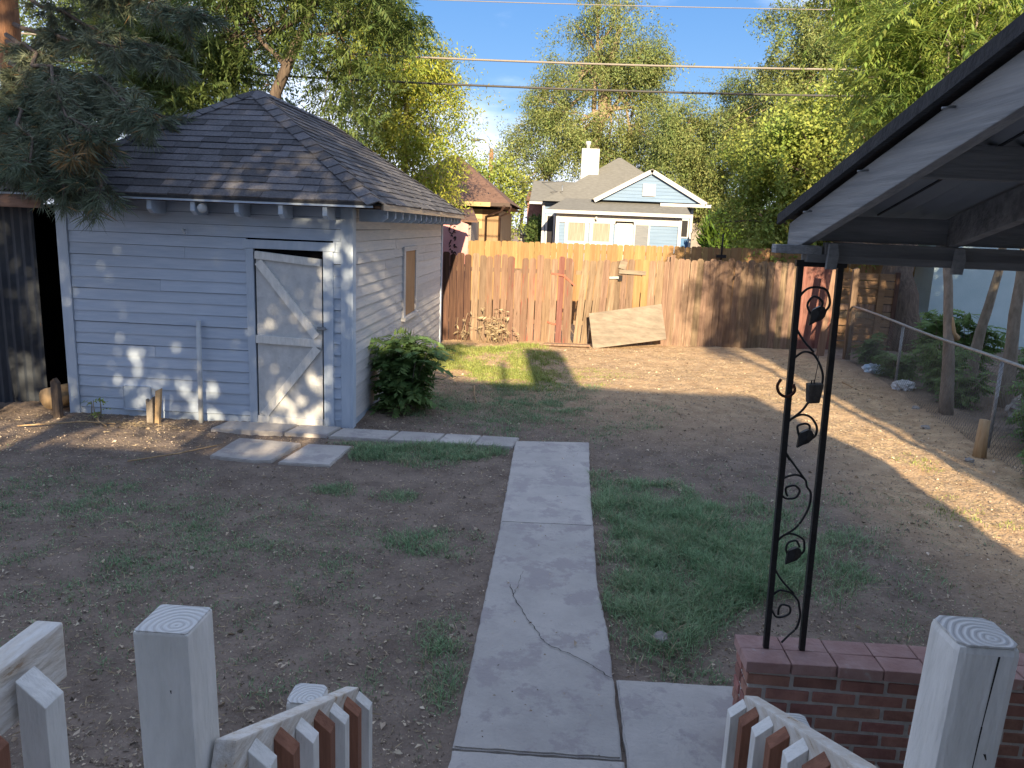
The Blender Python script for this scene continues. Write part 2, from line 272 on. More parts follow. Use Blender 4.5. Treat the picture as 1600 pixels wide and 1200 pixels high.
def fast_mesh(name, V, m, nper=4, extra=None, smooth=False):
    """V: (N, nper, 3) -> one face per row"""
    N = V.shape[0]; me = bpy.data.meshes.new(name); me.vertices.add(N * nper); me.vertices.foreach_set('co', V.astype(np.float32).ravel())
    me.loops.add(N * nper); me.loops.foreach_set('vertex_index', np.arange(N * nper, dtype=np.int32))
    me.polygons.add(N); me.polygons.foreach_set('loop_start', np.arange(0, N * nper, nper, dtype=np.int32)); me.polygons.foreach_set('loop_total', np.full(N, nper, np.int32))
    setm(me, m); me.update(calc_edges=True); return me
def nrm(a): return a / np.maximum(np.linalg.norm(a, axis=-1, keepdims=True), 1e-9)
def leaves(P, D, s, asp=0.45, fold=0.25, Nn=None):
    """diamond leaves from base points P along D; s sizes"""
    n = len(P); R = RNG.normal(size=(n, 3)) if Nn is None else Nn; D = nrm(D); S = nrm(np.cross(D, R)); U = np.cross(S, D); s = np.asarray(s).reshape(-1, 1) * np.ones((n, 1))
    V = np.stack([P, P + D * s * .5 + S * s * asp * .5 + U * s * fold * .3, P + D * s, P + D * s * .5 - S * s * asp * .5 + U * s * fold * .3], 1)
    return V
def fronds(P, D, Ls, pairs=8, asp=0.30, droop=0.35, lw=0.30):
    """pinnate leaves: leaflet quads; returns (N,4,3)"""
    n = len(P); D = nrm(D); Z = np.array([0, 0, 1.0]); S = nrm(np.cross(D, Z) + RNG.normal(scale=.6, size=(n, 3))); S = nrm(S - D * (S * D).sum(1, keepdims=True)); Ls = np.asarray(Ls).reshape(-1, 1) * np.ones((n, 1))
    out = []
    for k in range(pairs + 1):
        t = (k + 0.6) / (pairs + 0.6)
        C = P + D * Ls * t - Z * Ls * droop * t * t
        for sg in ((-1, 1) if k < pairs else (0,)):
            l = Ls * lw * (1.0 - 0.45 * abs(t - 0.45)) * RNG.uniform(.85, 1.1, (n, 1))
            dr = nrm(S * sg * 1.0 + D * (0.45 if sg else 1.0) - Z * (0.30 + .3 * RNG.random((n, 1))))
            sd_ = nrm(np.cross(dr, Z + RNG.normal(scale=.2, size=(n, 3))))
            out.append(np.stack([C, C + dr * l * .35 + sd_ * l * asp * .5, C + dr * l, C + dr * l * .35 - sd_ * l * asp * .5], 1))
    w_ = 0.006
    for t0, t1 in ((0, .5), (.5, 1)):
        A = P + D * Ls * t0 - Z * Ls * droop * t0 * t0; B = P + D * Ls * t1 - Z * Ls * droop * t1 * t1
        out.append(np.stack([A - S * w_, A + S * w_, B + S * w_ * .5, B - S * w_ * .5], 1))
    return np.concatenate(out)
def in_blobs(blobs, n, shell=2.2):
    """random points in ellipsoids (c, r), weighted by volume; also outward dirs"""
    vol = np.array([np.prod(b[1]) ** 0.8 for b in blobs]); ids = RNG.choice(len(blobs), n, p=vol / vol.sum())
    d = nrm(RNG.normal(size=(n, 3))); rad = RNG.random((n, 1)) ** (1 / shell)
    c = np.array([b[0] for b in blobs])[ids]; r = np.array([b[1] for b in blobs])[ids]
    return c + d * r * rad, d, ids
def curve_pts(a, b, k=5, sag=0.0, wob=0.1):
    a, b = Vector(a), Vector(b); out = []
    L = (b - a).length
    for i in range(k + 1):
        t = i / k; p = a.lerp(b, t); p.z += sag * L * 4 * t * (1 - t)
        if 0 < i < k: p += Vector([random.uniform(-wob, wob) * L * .3 for _ in range(3)])
        out.append(p)
    return out
def tree(name, label, trunk, r0, blobs, leafmat, barkmat, nspray, perspray, leaf, spraylen, kind='spray', droop=0.5, group=None, cat='tree', asp=0.45, limbs=True, shell=2.2, r1=None, clump=.45, cdiv=9):
    base = Vector(trunk[0]); root = thing(name, label, cat, base, group)
    t = MB(); k = len(trunk); r1 = r1 or r0 * .3
    rr = [r0 + (r1 - r0) * i / (k - 1) for i in range(k)]; rr[0] *= 1.25
    fine = []; fr = []
    for i in range(k - 1):
        for j in range(3):
            f = j / 3; p = Vector(trunk[i]).lerp(Vector(trunk[i + 1]), f)
            if i + j: p += Vector((random.uniform(-1, 1), random.uniform(-1, 1), 0)) * r0 * .18
            fine.append(p); fr.append(rr[i] + (rr[i + 1] - rr[i]) * f)
    fine.append(Vector(trunk[-1])); fr.append(rr[-1])
    t.tube(fine, fr, 9, wob=.06).build('trunk', barkmat, root)
    nc = max(6, int(nspray / cdiv)); Cc, D0, i0 = in_blobs(blobs, nc, shell); pick = RNG.integers(0, nc, nspray); ids = i0[pick]
    P = Cc[pick] + RNG.normal(scale=spraylen * clump, size=(nspray, 3)) * RNG.uniform(.6, 1.5, (nc, 1))[pick]; D = nrm(D0[pick] + RNG.normal(scale=.35, size=(nspray, 3)))
    if limbs:
        lm = MB()
        for bi, (c, r) in enumerate(blobs):
            c = Vector(c); j = max(1, min(len(fine) - 1, int(len(fine) * random.uniform(.55, .95)))); s = fine[j]
            rb = max(0.02, fr[j] * .55); pts = curve_pts(s, c, 5, -.02, .12); lm.tube(pts, [rb * (1 - .75 * q / 5) for q in range(6)], 6)
            sel = np.where(ids == bi)[0][:14]
            for q in sel:
                m = pts[random.randint(2, 5)]; lm.tube(curve_pts(m, P[q], 3, .02, .15), [rb * .28, rb * .2, rb * .13, rb * .06], 4, cap=False)
        lm.build('limbs', barkmat, root)
    Z = np.array([0, 0, 1.0]); dirs = nrm(D + RNG.normal(scale=.6, size=D.shape) - Z * droop * RNG.random((nspray, 1)))
    if kind == 'frond':
        Pn = np.repeat(P, perspray, 0) + RNG.normal(scale=spraylen * .15, size=(nspray * perspray, 3)); Dn = nrm(np.repeat(dirs, perspray, 0) * .5 + RNG.normal(scale=.7, size=(nspray * perspray, 3)) + Z * .15)
        V = fronds(Pn, Dn, RNG.uniform(.6, 1.15, len(Pn)) * leaf, droop=.4)
    else:
        tt = RNG.random((nspray, perspray, 1)); L_ = spraylen * RNG.uniform(.6, 1.3, (nspray, 1, 1))
        Q = P[:, None] + dirs[:, None] * tt * L_ - Z * droop * L_ * tt ** 2 * .6 + RNG.normal(scale=leaf * .9, size=(nspray, perspray, 3))
        Dd = dirs[:, None] * .5 + RNG.normal(scale=.7, size=(nspray, perspray, 3)) - Z * droop * .6
        n_ = nspray * perspray; V = leaves(Q.reshape(-1, 3), Dd.reshape(-1, 3), leaf * RNG.uniform(.6, 1.25, (n_, 1)), asp, Nn=(np.repeat(D, perspray, 0) * .9 + np.array([0, -.25, .35]) + RNG.normal(scale=.55, size=(n_, 3))))
    V = V - np.array(base); me = fast_mesh('crown', V, leafmat)
    link('crown', me, root, base)
    return root
# ------------------------------------------------------------------ ground
def vnoise(x, y, f, seed):
    g = np.random.default_rng(seed).uniform(-1, 1, (256, 256)); u, v = x * f + 70.3, y * f + 11.7; i, j = np.floor(u).astype(int), np.floor(v).astype(int); a, b = u - i, v - j
    a, b = a * a * (3 - 2 * a), b * b * (3 - 2 * b); G = lambda p, q: g[p % 256, q % 256]
    return (G(i, j) * (1 - a) + G(i + 1, j) * a) * (1 - b) + (G(i, j + 1) * (1 - a) + G(i + 1, j + 1) * a) * b
def hgt(x, y):
    h = 0.012 * np.sin(x * 1.7 + .6 * np.sin(y * 1.1)) * np.sin(y * 1.3 + 1) + 0.008 * np.sin(x * 4.1 + y * 2.3) * np.sin(y * 3.7 - x)
    h = h - 0.012
    m = np.clip(1 - np.hypot((x + 1.0) / 1.6, (y - 14.4) / 1.6), 0, 1); h = h + .10 * m * m * (3 - 2 * m)      # low mound by the shed's back corner
    m = np.clip((x - 4.6) / 1.2, 0, 1) * np.clip((17 - y) / 2, 0, 1) * np.clip((y - 6) / 3, 0, 1); h = h + .06 * m * m * (3 - 2 * m)
    d = np.abs(np.maximum(np.abs(x) - 0.40, 0)); h = np.where((d < .12) & (y < 8.7), h * (d / .12) - .012 * (1 - d / .12), h)
    flat = (((np.abs(x) < .46) & (y < 8.75)) | ((x > -4.0) & (x < .45) & (y > 8.1) & (y < 8.75)) | ((x > -3.55) & (x < -2.05) & (y > 7.1) & (y < 8.1)) | ((x > .3) & (x < 1.75) & (y < 3.95)))
    return np.where(flat, np.minimum(h, -.012), h + np.minimum(.022, .017 * vnoise(x, y, 1.9, 11) + .006 * vnoise(x, y, 11., 13) + .007 * vnoise(x, y, 5.3, 12)) - .006)
xs = np.concatenate([[-900, -300, -100, -40, -20, -12], np.arange(-9.5, 9.5, .055), [12, 20, 40, 100, 300, 900]])
ys = np.concatenate([[-900, -200, -60, -20, -6, -1], np.arange(1.5, 18.6, .055), [20, 24, 32, 50, 90, 200, 500, 1500]])
GX, GY = np.meshgrid(xs, ys); inn = (np.abs(GX) < 9.6) & (GY > 1.4) & (GY < 18.6)
GZ = np.where(inn, hgt(GX, GY) + RNG.normal(scale=.004, size=GX.shape), -.01)
nx, ny = len(xs), len(ys); idx = np.arange(nx * ny).reshape(ny, nx)
q = np.stack([idx[:-1, :-1], idx[:-1, 1:], idx[1:, 1:], idx[1:, :-1]], -1).reshape(-1, 4)
gme = bpy.data.meshes.new('ground'); gme.vertices.add(nx * ny); gme.vertices.foreach_set('co', np.stack([GX, GY, GZ], -1).astype(np.float32).ravel())
gme.loops.add(q.size); gme.loops.foreach_set('vertex_index', q.astype(np.int32).ravel()); gme.polygons.add(len(q)); gme.polygons.foreach_set('loop_start', np.arange(0, q.size, 4, dtype=np.int32)); gme.polygons.foreach_set('loop_total', np.full(len(q), 4, np.int32))
gme.polygons.foreach_set('use_smooth', np.ones(len(q), bool)); gme.update(calc_edges=True)
sm_ = lambda a, lo, hi: np.clip((a - lo) / (hi - lo), 0, 1)
straw = np.maximum(sm_(GY + .35 * np.sin(GX * 1.3) + .3 * GX * (GX > 0), 9.0, 12.5) * (GX > -2.4), sm_(GX + .12 * np.sin(GY * 2), 2.6, 3.6) * sm_(GY, 4, 6)) * sm_(5.9 - GX, 0, .9)
straw = np.maximum(straw, .35 * sm_(GY, 30, 60))
a_ = gme.attributes.new('straw', 'FLOAT', 'POINT'); a_.data.foreach_set('value', straw.astype(np.float32).ravel())
setm(gme, 'soil'); ground = link('ground', gme); tag(ground, kind='structure')
# ------------------------------------------------------------------ path
path = bpy.data.objects.new('path', None); COL.objects.link(path); tag(path, kind='structure')
def slab(pts, z0=-.06, z1=.02, name='slab', tilt=0):
    n = len(pts); dense = []
    for i in range(n):
        a, b = Vector(pts[i]), Vector(pts[(i + 1) % n]); k = max(2, int((b - a).length / .05))
        for j in range(k):
            p = a.lerp(b, j / k); dense.append((p.x + random.uniform(-.0035, .0035), p.y + random.uniform(-.0035, .0035)))
    mb = MB(); mb.poly([(x, y, z0) for x, y in dense], (0, 0, 1), z1 - z0 + 0); o = mb.build(name, 'concrete', path, bevel=0)
    bm = bmesh.new(); bm.from_mesh(o.data)
    top = [e for e in bm.edges if all(v.co.z > 0.03 for v in e.verts) and len(e.link_faces) == 2]
    bmesh.ops.bevel(bm, geom=top, offset=.008, segments=2, affect='EDGES'); bm.to_mesh(o.data); bm.free()
    o.rotation_euler = (random.uniform(-.004, .004), random.uniform(-.004, .004), 0); return o
slab([(-.39, 2.2), (.41, 2.2), (.41, 3.14), (-.38, 3.13)], z1=.025)
slab([(-.38, 3.155), (.405, 3.165), (.405, 4.3), (.37, 4.9), (.385, 5.99), (-.37, 5.96)], z1=.024)
slab([(-.375, 5.99), (.385, 6.02), (.40, 7.2), (.445, 8.58), (-.40, 8.47)], z1=.014)
slab([(.425, 2.2), (1.6, 2.2), (1.6, 3.83), (.425, 3.81)], z1=.020)
for a, b in ((-3.86, -3.03), (-3.0, -2.52), (-2.49, -1.83), (-1.81, -1.28), (-1.27, -.86), (-.85, -.42)):
    f = lambda x: 8.24 - (x + 3.86) * .012; g_ = lambda x: 8.60 + .0 * x
    slab([(a, f(a)), (b, f(b)), (b + .06, g_(b)), (a + .06, g_(a))], z1=.03 if a < -2.9 else .018)
slab([(-3.44, 7.30), (-2.94, 7.20), (-2.78, 7.24), (-2.70, 7.90), (-3.42, 7.98)], z1=.015)
slab([(-2.70, 7.21), (-2.18, 7.22), (-2.14, 7.90), (-2.62, 7.90)], z1=.012)
ck = MB()
def crackline(p, w0):
    for (a, b) in zip(p[:-1], p[1:]):
        a, b = Vector((*a, 0)), Vector((*b, 0)); n = 6; prev = a
        for i in range(1, n + 1):
            q_ = a.lerp(b, i / n) + Vector((random.uniform(-.008, .008), random.uniform(-.008, .008), 0)); d = (q_ - prev).normalized(); s_ = Vector((-d.y, d.x, 0)) * w0 * random.uniform(.4, 1)
            ck.add([prev - s_ + Vector((0, 0, .030)), prev + s_ + Vector((0, 0, .030)), q_ + s_ + Vector((0, 0, .030)), q_ - s_ + Vector((0, 0, .030))], [(0, 1, 2, 3)]); prev = q_
crackline([(-.22, 4.83), (-.19, 4.66), (-.10, 4.42), (.0, 4.18), (.05, 4.09), (.17, 4.02), (.30, 3.90), (.395, 3.79)], .0028)
crackline([(-.19, 4.66), (-.17, 4.85), (-.15, 5.05)], .0014)
c_ = ck.build('crack', 'crack', path)
# ------------------------------------------------------------------ garden shed
SX0, SX1, SY0, SY1 = -5.80, -2.38, 8.75, 15.5
shed = thing('garden_shed', 'pale blue grey clapboard shed with dark hip roof and white braced door', 'shed', (-4.1, 12, 0))
MB().box(SX0 + .03, SX1 - .03, SY0 + .03, SY1 - .03, .02, 2.56).build('wall_core', 'dark_inside', shed)
def board(x0, x1, z0, z1, face, name='siding_board', m='shed_paint'):
    j = lambda s: random.uniform(-s, s); a, b = .022 + j(.004), .008
    e = j(.004); e2 = j(.004)
    if face == 'F':
        y = SY0
        p = [(x0, y - a, z0 + e), (x1, y - a, z0 + e2), (x1, y + .03, z0 + e2), (x0, y + .03, z0 + e), (x0, y - b, z1 + e), (x1, y - b, z1 + e2), (x1, y + .03, z1 + e2), (x0, y + .03, z1 + e)]
    else:
        x = SX1
        p = [(x - .03, x0, z0 + e), (x + a, x0, z0 + e), (x + a, x1, z0 + e2), (x - .03, x1, z0 + e2), (x - .03, x0, z1 + e), (x + b, x0, z1 + e), (x + b, x1, z1 + e2), (x - .03, x1, z1 + e2)]
    MB().hexa(p).build(name, m, shed)
EXP = .131
for i in range(19):
    z0 = .07 + i * EXP; z1 = min(z0 + EXP - .004, 2.57)
    if z0 < 2.12: 
        if i in (5, 11, 14):
            xm = random.uniform(-4.8, -4.1); board(SX0 + .11, xm, z0, z1, 'F'); board(xm + .003, -3.59, z0, z1, 'F')
        elif i < 3 and False: pass
        else: board(SX0 + .11, -3.59, z0, z1, 'F')
        board(-2.58, SX1 - .11, z0, z1, 'F')
    else: board(SX0 + .11, SX1 - .11, z0, z1, 'F')
    # side wall: two or three lengths per row
    cuts = [SY0 + .11] + sorted([random.uniform(10.2, 11.2), random.uniform(12.8, 14.2)][:random.randint(1, 2)]) + [SY1 - .1]
    for a, b in zip(cuts[:-1], cuts[1:]):
        if z0 > .92 and z0 < 1.98:
            segs = [(a, min(b, 11.62)), (max(a, 12.66), b)]
        else: segs = [(a, b)]
        for (p, q_) in segs:
            if q_ - p > .08: board(p, q_ - .003, z0, z1, 'S', m='shed_lit_worn')
MB().box(SX0 + .02, SX1, SY0 - .012, SY0 + .02, -.03, .066).build('sill_board', 'trim_paint', shed)
MB().box(SX1 - .02, SX1 + .010, SY0 + .02, SY1, -.03, .066).build('sill_board', 'trim_paint', shed)
for x0, x1 in ((SX0 - .02, SX0 + .105), (SX1 - .105, SX1 + .004)):
    MB().box(x0, x1, SY0 - .036, SY0 + .02, -.02, 2.55).build('corner_board', 'trim_paint', shed, bevel=.004)
MB().box(SX1 + .004, SX1 + .036, SY0 - .036, SY0 + .1, -.02, 2.55).build('corner_board', 'trim_paint', shed, bevel=.004)
MB().box(SX1 - .01, SX1 + .034, SY1 - .1, SY1 + .02, -.02, 2.55).build('corner_board', 'trim_paint', shed, bevel=.004)
MB().box(SX0 + .1, SX1 - .1, SY0 - .02, SY0 + .02, 2.545, 2.60).build('frieze_board', 'old_wood', shed)  # brown wood tone stands in for the shade under the eave
# door
MB().box(-3.59, -3.50, SY0 - .04, SY0 + .02, -.02, 2.045).build('door_casing', 'trim_paint', shed, bevel=.004)
MB().box(-2.69, -2.575, SY0 - .04, SY0 + .02, -.01, 2.045).build('door_casing', 'trim_paint', shed, bevel=.004)
MB().box(-3.62, -2.55, SY0 - .042, SY0 + .02, 2.047, 2.145).build('door_casing', 'trim_paint', shed, bevel=.004)
MB().box(-3.52, -2.68, SY0 + .005, SY0 + .024, 0.0, 2.05).build('door_gap_shade', 'dark_inside', shed)  # black sheet standing in for the shade behind the door
door = MB().poly([(-3.482, SY0 - .008, -.005), (-2.710, SY0 - .008, -.018), (-2.708, SY0 - .008, 1.955), (-3.475, SY0 - .008, 2.02)], (0, -1, 0), .018).build('door', 'door_paint', shed)
yb = SY0 - .027
def dboard(a, b, wd): MB().bar((a[0], yb - .016, a[1]), (b[0], yb - .016, b[1]), .030, wd, up=(0, .0, 1) if abs(a[1] - b[1]) < .5 else (1, 0, .0)).build('brace', 'white_paint', door, bevel=.003)
dboard((-3.478, 1.975), (-2.715, 1.915), .085); dboard((-3.49, 1.005), (-2.71, .985), .09); dboard((-3.49, .045), (-2.705, .03), .085)
def diag(a, b, wd):
    a, b = Vector((a[0], yb - .031, a[1])), Vector((b[0], yb - .031, b[1])); d = (b - a).normalized(); s_ = Vector((d.z, 0, -d.x)) * wd / 2
    MB().poly([a - s_, b - s_, b + s_, a + s_] if s_.x > 0 else [a + s_, b + s_, b - s_, a - s_], (0, 1, 0), .029).build('brace', 'white_paint', door)
diag((-3.44, 1.90), (-2.77, 1.06), .095); diag((-2.76, .93), (-3.41, .10), .095)
lt = MB(); lt.box(-2.76, -2.665, SY0 - .056, SY0 - .043, 1.145, 1.18).box(-2.70, -2.66, SY0 - .075, SY0 - .056, 1.15, 1.175).tube([(-2.76, SY0 - .062, 1.15), (-2.64, SY0 - .062, 1.158)], .006, 6)
lt.build('latch', 'galv', door)
# patch, light, nub
MB().box(-5.14, -4.80, SY0 - .034, SY0 - .024, .07, .36).build('patch_panel', 'trim_paint', shed, bevel=.02)
fl = MB(); fl.tube([(-4.0, 8.52, 2.47), (-3.93, 8.40, 2.47)], [.035, .05], 10).tube([(-3.93, 8.40, 2.47), (-3.925, 8.39, 2.47)], .052, 10).build('flood_light', 'plastic_white', shed)
MB().tube([(-4.30, SY0 - .02, 2.22), (-4.30, SY0 - .07, 2.23), (-4.27, SY0 - .08, 2.18)], .012, 6).build('hook', 'plastic_white', shed)
# window
wx = SX1 + .004
win = MB().box(wx + .004, wx + .026, 11.66, 12.62, .99, 1.97).build('window', 'ply_window', shed)
fr_ = [(11.60, 11.72, .98, 1.98), (12.56, 12.68, .98, 1.98), (11.60, 12.68, 1.975, 2.045), (11.56, 12.72, .925, .98)]
for i, (y0, y1, z0, z1) in enumerate(fr_): MB().box(wx, wx + (.045 if i < 3 else .075), y0, y1, z0, z1).build('frame' if i < 3 else 'sill', 'shed_lit_worn', win)
# roof
EX0, EX1, EY0, EY1, EZ = -6.22, -1.98, 8.36, 15.9, 2.60
HALF = (EX1 - EX0) / 2; CX = (EX0 + EX1) / 2; RZ = 4.03; AY0 = EY0 + HALF; AY1 = EY1 - HALF
deck = MB(); A, B = (CX, AY0, RZ - .015), (CX, AY1, RZ - .015); c = [(EX0, EY0, EZ), (EX1, EY0, EZ), (EX1, EY1, EZ), (EX0, EY1, EZ)]
deck.add(c + [A, B], [(0, 1, 4), (1, 2, 5, 4), (2, 3, 5), (3, 0, 4, 5)]); d2 = [(x, y, z - .03) for x, y, z in c + [A, B]]
deck.add(d2, [(4, 1, 0), (4, 5, 2, 1), (5, 3, 2), (5, 4, 0, 3)]); deck.build('roof_deck', 'dark_roofing', shed)
MB().box(EX0 + .01, EX1 - .04, EY0 - .012, EY0 + .012, EZ - .035, EZ + .0).build('drip_edge', 'dark_roofing', shed); MB().box(EX0 + .02, EX1 - .05, EY0 - .008, EY0 + .012, EZ - .058, EZ - .036).build('fascia', 'trim_paint', shed)
MB().box(EX1 - .016, EX1 + .010, EY0 + .25, EY1, EZ - .075, EZ - .004).build('fascia', 'roof_edge', shed)
MB().box(EX0 + .2, EX1 - .02, EY0 + .02, SY0 + .02, EZ - .062, EZ - .034).build('soffit', 'dark_shade_old', shed)  # soffit colour darkened to carry the eave's shade
MB().box(SX1 - .02, EX1 - .02, EY0 + .02, SY1, EZ - .062, EZ - .034).build('soffit', 'dark_shade_old', shed)
tb = MB(); 
def tail_mesh(front=True):
    d = .33; p = [(0, 0, 0), (d, 0, 0), (d, 0, -.14), (.07, 0, -.14), (0, 0, -.095)]
    mb = MB()
    if front: mb.poly([(0, y, z) for (y, _, z) in p], (1, 0, 0), .05)
    else: mb.poly([(-y, 0, z) for (y, _, z) in p], (0, 1, 0), .045)
    me = bpy.data.meshes.new('rafter_tail'); me.from_pydata(mb.v, [], mb.f); setm(me, 'trim_paint'); return me
tf, ts = tail_mesh(True), tail_mesh(False)
for x in (-5.52, -5.03, -4.55, -4.06, -3.57, -3.08, -2.59): link('rafter_tail', tf, shed, (x, EY0 + .03, EZ - .065))
for i in range(16): link('rafter_tail', ts, shed, (EX1 - .03, EY0 + .62 + i * .44, EZ - .065))
slope = math.hypot(HALF, RZ - EZ); RW = 18; ex = slope / RW
def roof_faces():
    # (u axis origin/dir, v axis dir, normal, row half-extent function)
    zf = (RZ - EZ) / slope; hf = HALF / slope
    F = dict(o=Vector((CX, EY0, EZ)), u=Vector((1, 0, 0)), v=Vector((0, hf, zf)), n=Vector((0, -zf, hf)), ext=lambda d: (-(HALF - d * hf), HALF - d * hf))
    LR = EY1 - EY0
    R_ = dict(o=Vector((EX1, EY0, EZ)), u=Vector((0, 1, 0)), v=Vector((-hf, 0, zf)), n=Vector((zf, 0, hf)), ext=lambda d: (d * hf, LR - d * hf))
    L_ = dict(o=Vector((EX0, EY1, EZ)), u=Vector((0, -1, 0)), v=Vector((hf, 0, zf)), n=Vector((-zf, 0, hf)), ext=lambda d: (d * hf, LR - d * hf))
    B_ = dict(o=Vector((CX, EY1, EZ)), u=Vector((-1, 0, 0)), v=Vector((0, -hf, zf)), n=Vector((0, zf, hf)), ext=F['ext'])
    return F, R_, L_, B_
RF, RR_, RL, RB = roof_faces(); rest = MB(); cand = []
for face, key in ((RF, 0), (RR_, 1), (RL, 2), (RB, 3)):
    for r in range(RW):
        d0, d1 = r * ex - (.012 if r == 0 else 0), min((r + 1) * ex + .02, slope); a0, b0 = face['ext'](max(d0, 0)); a1, b1 = face['ext'](d1)
        u = a0; first = True
        while u < b0 - .02:
            wd = random.choice((.17, .24, .31, .36)) * (.5 if first else 1); first = False; e = min(u + wd, b0)
            if b0 - e < .1: e = b0
            q_ = lambda uu, d, h, lo, hi: face['o'] + face['u'] * max(lo, min(hi, uu)) + face['v'] * d + face['n'] * h
            th = random.uniform(.010, .018); jd = random.uniform(-.006, .006)
            pts = [q_(u, d0 + jd, .004, a0, b0), q_(e - .004, d0 + jd, .004, a0, b0), q_(e - .004, d1, .002, a1, b1), q_(u, d1, .002, a1, b1),
                   q_(u, d0 + jd, th + .006, a0, b0), q_(e - .004, d0 + jd, th + .006, a0, b0), q_(e - .004, d1, .007, a1, b1), q_(u, d1, .007, a1, b1)]
            cand.append((key, pts)); u = e
near = [p for k, p in cand if k == 0]; side = sorted([p for k, p in cand if k == 1], key=lambda p: p[0].y)
nkeep = 300 - len(near)
for p in near + side[:max(nkeep, 0)]: MB().hexa(p).build('shingle', 'shingle', shed)
for p in side[max(nkeep, 0):] + [p for k, p in cand if k > 1]: rest.hexa(p)
o = rest.build('roof_shingles', 'shingle_many', shed); o['kind'] = 'stuff'
def hipcaps(a, b, n1, n2, step=.19):
    a, b = Vector(a), Vector(b); L_ = (b - a).length; k = int(L_ / step); d = (b - a) / L_; n1, n2 = Vector(n1), Vector(n2); nn = (n1 + n2).normalized()
    s1 = d.cross(n1).normalized(); s1 = s1 if s1.dot(n2) < 0 else -s1; s2 = d.cross(n2).normalized(); s2 = s2 if s2.dot(n1) < 0 else -s2
    for i in range(k):
        p = a + d * (i * step - .02); q_ = p + d * (step + .06); w_ = .135; h0, h1 = .034, .018
        mb = MB(); mb.add([p + s1 * w_ + n1 * h0, p + nn * h0, p + s2 * w_ + n2 * h0, q_ + s1 * w_ + n1 * h1, q_ + nn * h1, q_ + s2 * w_ + n2 * h1,
                           p + s1 * w_ + n1 * (h0 - .014), p + nn * (h0 - .014), p + s2 * w_ + n2 * (h0 - .014)], [(0, 1, 4, 3), (1, 2, 5, 4), (6, 7, 1, 0), (7, 8, 2, 1)])
        mb.build('hip_cap', 'shingle', shed)
hipcaps((EX1, EY0, EZ), (CX, AY0, RZ), RF['n'], RR_['n']); hipcaps((EX0, EY0, EZ), (CX, AY0, RZ), RF['n'], RL['n']); hipcaps((CX, AY1, RZ), (CX, AY0, RZ), RR_['n'], RL['n']); hipcaps((EX1, EY1, EZ), (CX, AY1, RZ), RB['n'], RR_['n'])
# pole leaning on the shed
tag(MB().tube([(-4.14, 8.60, -.02), (-4.165, 8.69, 1.19)], .028, 10).build('leaning_pole', 'plastic_white'), 'slim pale grey pole leaning upright against the shed front', 'pole')
# ------------------------------------------------------------------ old picket fence
def picket_mesh(wd, h, th, m, style=0):
    c_ = .028 + .01 * style; mb = MB(); hw = wd / 2
    p = [(-hw, 0, 0), (hw, 0, 0), (hw, 0, h - c_), (hw - c_, 0, h), (-hw + c_, 0, h), (-hw, 0, h - c_)]
    mb.poly(p, (0, -1, 0), th); me = bpy.data.meshes.new('picket'); me.from_pydata(mb.v, [], mb.f); setm(me, m); return me
PK = {}
def pk(m, wd, h, style=0):
    k = (m, round(wd, 3), round(h, 2), style)
    if k not in PK: PK[k] = picket_mesh(wd, h, .018, m, style)
    return PK[k]
fence = thing('picket_fence', 'old weathered red brown dog eared picket fence with a gate', 'fence', (1.5, 16.9, 0))
def fy(x): return 16.22 + .155 * (x + 2.4)
x = -2.44; i = 0
tops = lambda x: 1.86 if x < -1.2 else (1.84 if x < 0.2 else (1.80 if x < 1.3 else (1.86 if x < 2.3 else 1.93)))
while x < 6.15:
    wd = random.choice((.125, .14, .14, .15)); xc = x + wd / 2
    gap = random.choice((.006, .008, .012, .02)) if x < 2.4 else random.choice((.003, .006, .010))
    m = 'dark_shade_old' if x < -1.95 else ('old_red' if x < .25 else ('old_wood' if x < 5.15 else 'red_stain'))  # leftmost boards dark: shade on the fence end put into their colour
    if -.1 < x < 0.25: m = 'red_stain' if random.random() < .6 else 'old_red'
    if 1.5 < x < 1.85: m = 'cedar'
    if m == 'old_red' and random.random() < .3: m = 'old_wood'
    h = round(tops(x) + random.uniform(-.03, .03), 2)
    if -.98 < x < -.86: h = 1.55
    leant = 0.0
    if .32 < x < 1.2: leant = .075 - .03 * (x - .32)
    if .22 < x < .34: x += wd + gap; continue
    leant += random.uniform(-.008, .008)
    o = link('picket', pk(m, wd, h, random.randint(0, 1)), fence, (xc - leant * .8, fy(xc) + random.uniform(-.008, .008), random.uniform(-.06, -.02)), (random.uniform(-.02, .02), leant, 0))
    x += wd + gap
for z in (.42, 1.5):
    for a, b in ((-2.4, .2), (.36, 2.35), (2.35, 6.2)):
        MB().bar((a, fy(a) + .045, z), (b, fy(b) + .045, z), .038, .088).build('rail', 'old_wood', fence)
for px in (-2.38, .27, 2.37, 4.6, 6.18):
    MB().box(px - .045, px + .045, fy(px) + .07, fy(px) + .16, -.1, 1.72 if px != 2.37 else 1.9).build('post', 'old_wood', fence)
MB().box(2.38, 2.475, fy(2.4) - .045, fy(2.4) - .022, -.02, 1.95).build('batten', 'old_wood', fence)
MB().bar((1.28, fy(1.3) - .035, 1.56), (1.86, fy(1.8) - .035, 1.54), .03, .085).build('gate_board', 'plywood', fence)
MB().bar((1.28, fy(1.3) - .035, 1.72), (1.43, fy(1.4) - .035, 1.68), .03, .17).build('gate_board', 'plywood', fence)
hg = MB().box(1.27, 1.36, fy(1.3) - .066, fy(1.3) - .051, 1.36, 1.48).build('gate_latch', 'black_paint', fence)
MB().bar((1.08, fy(1.1) - .04, 1.42), (1.28, fy(1.2) - .05, 1.43), .02, .05).build('gate_hasp', 'galv', fence)
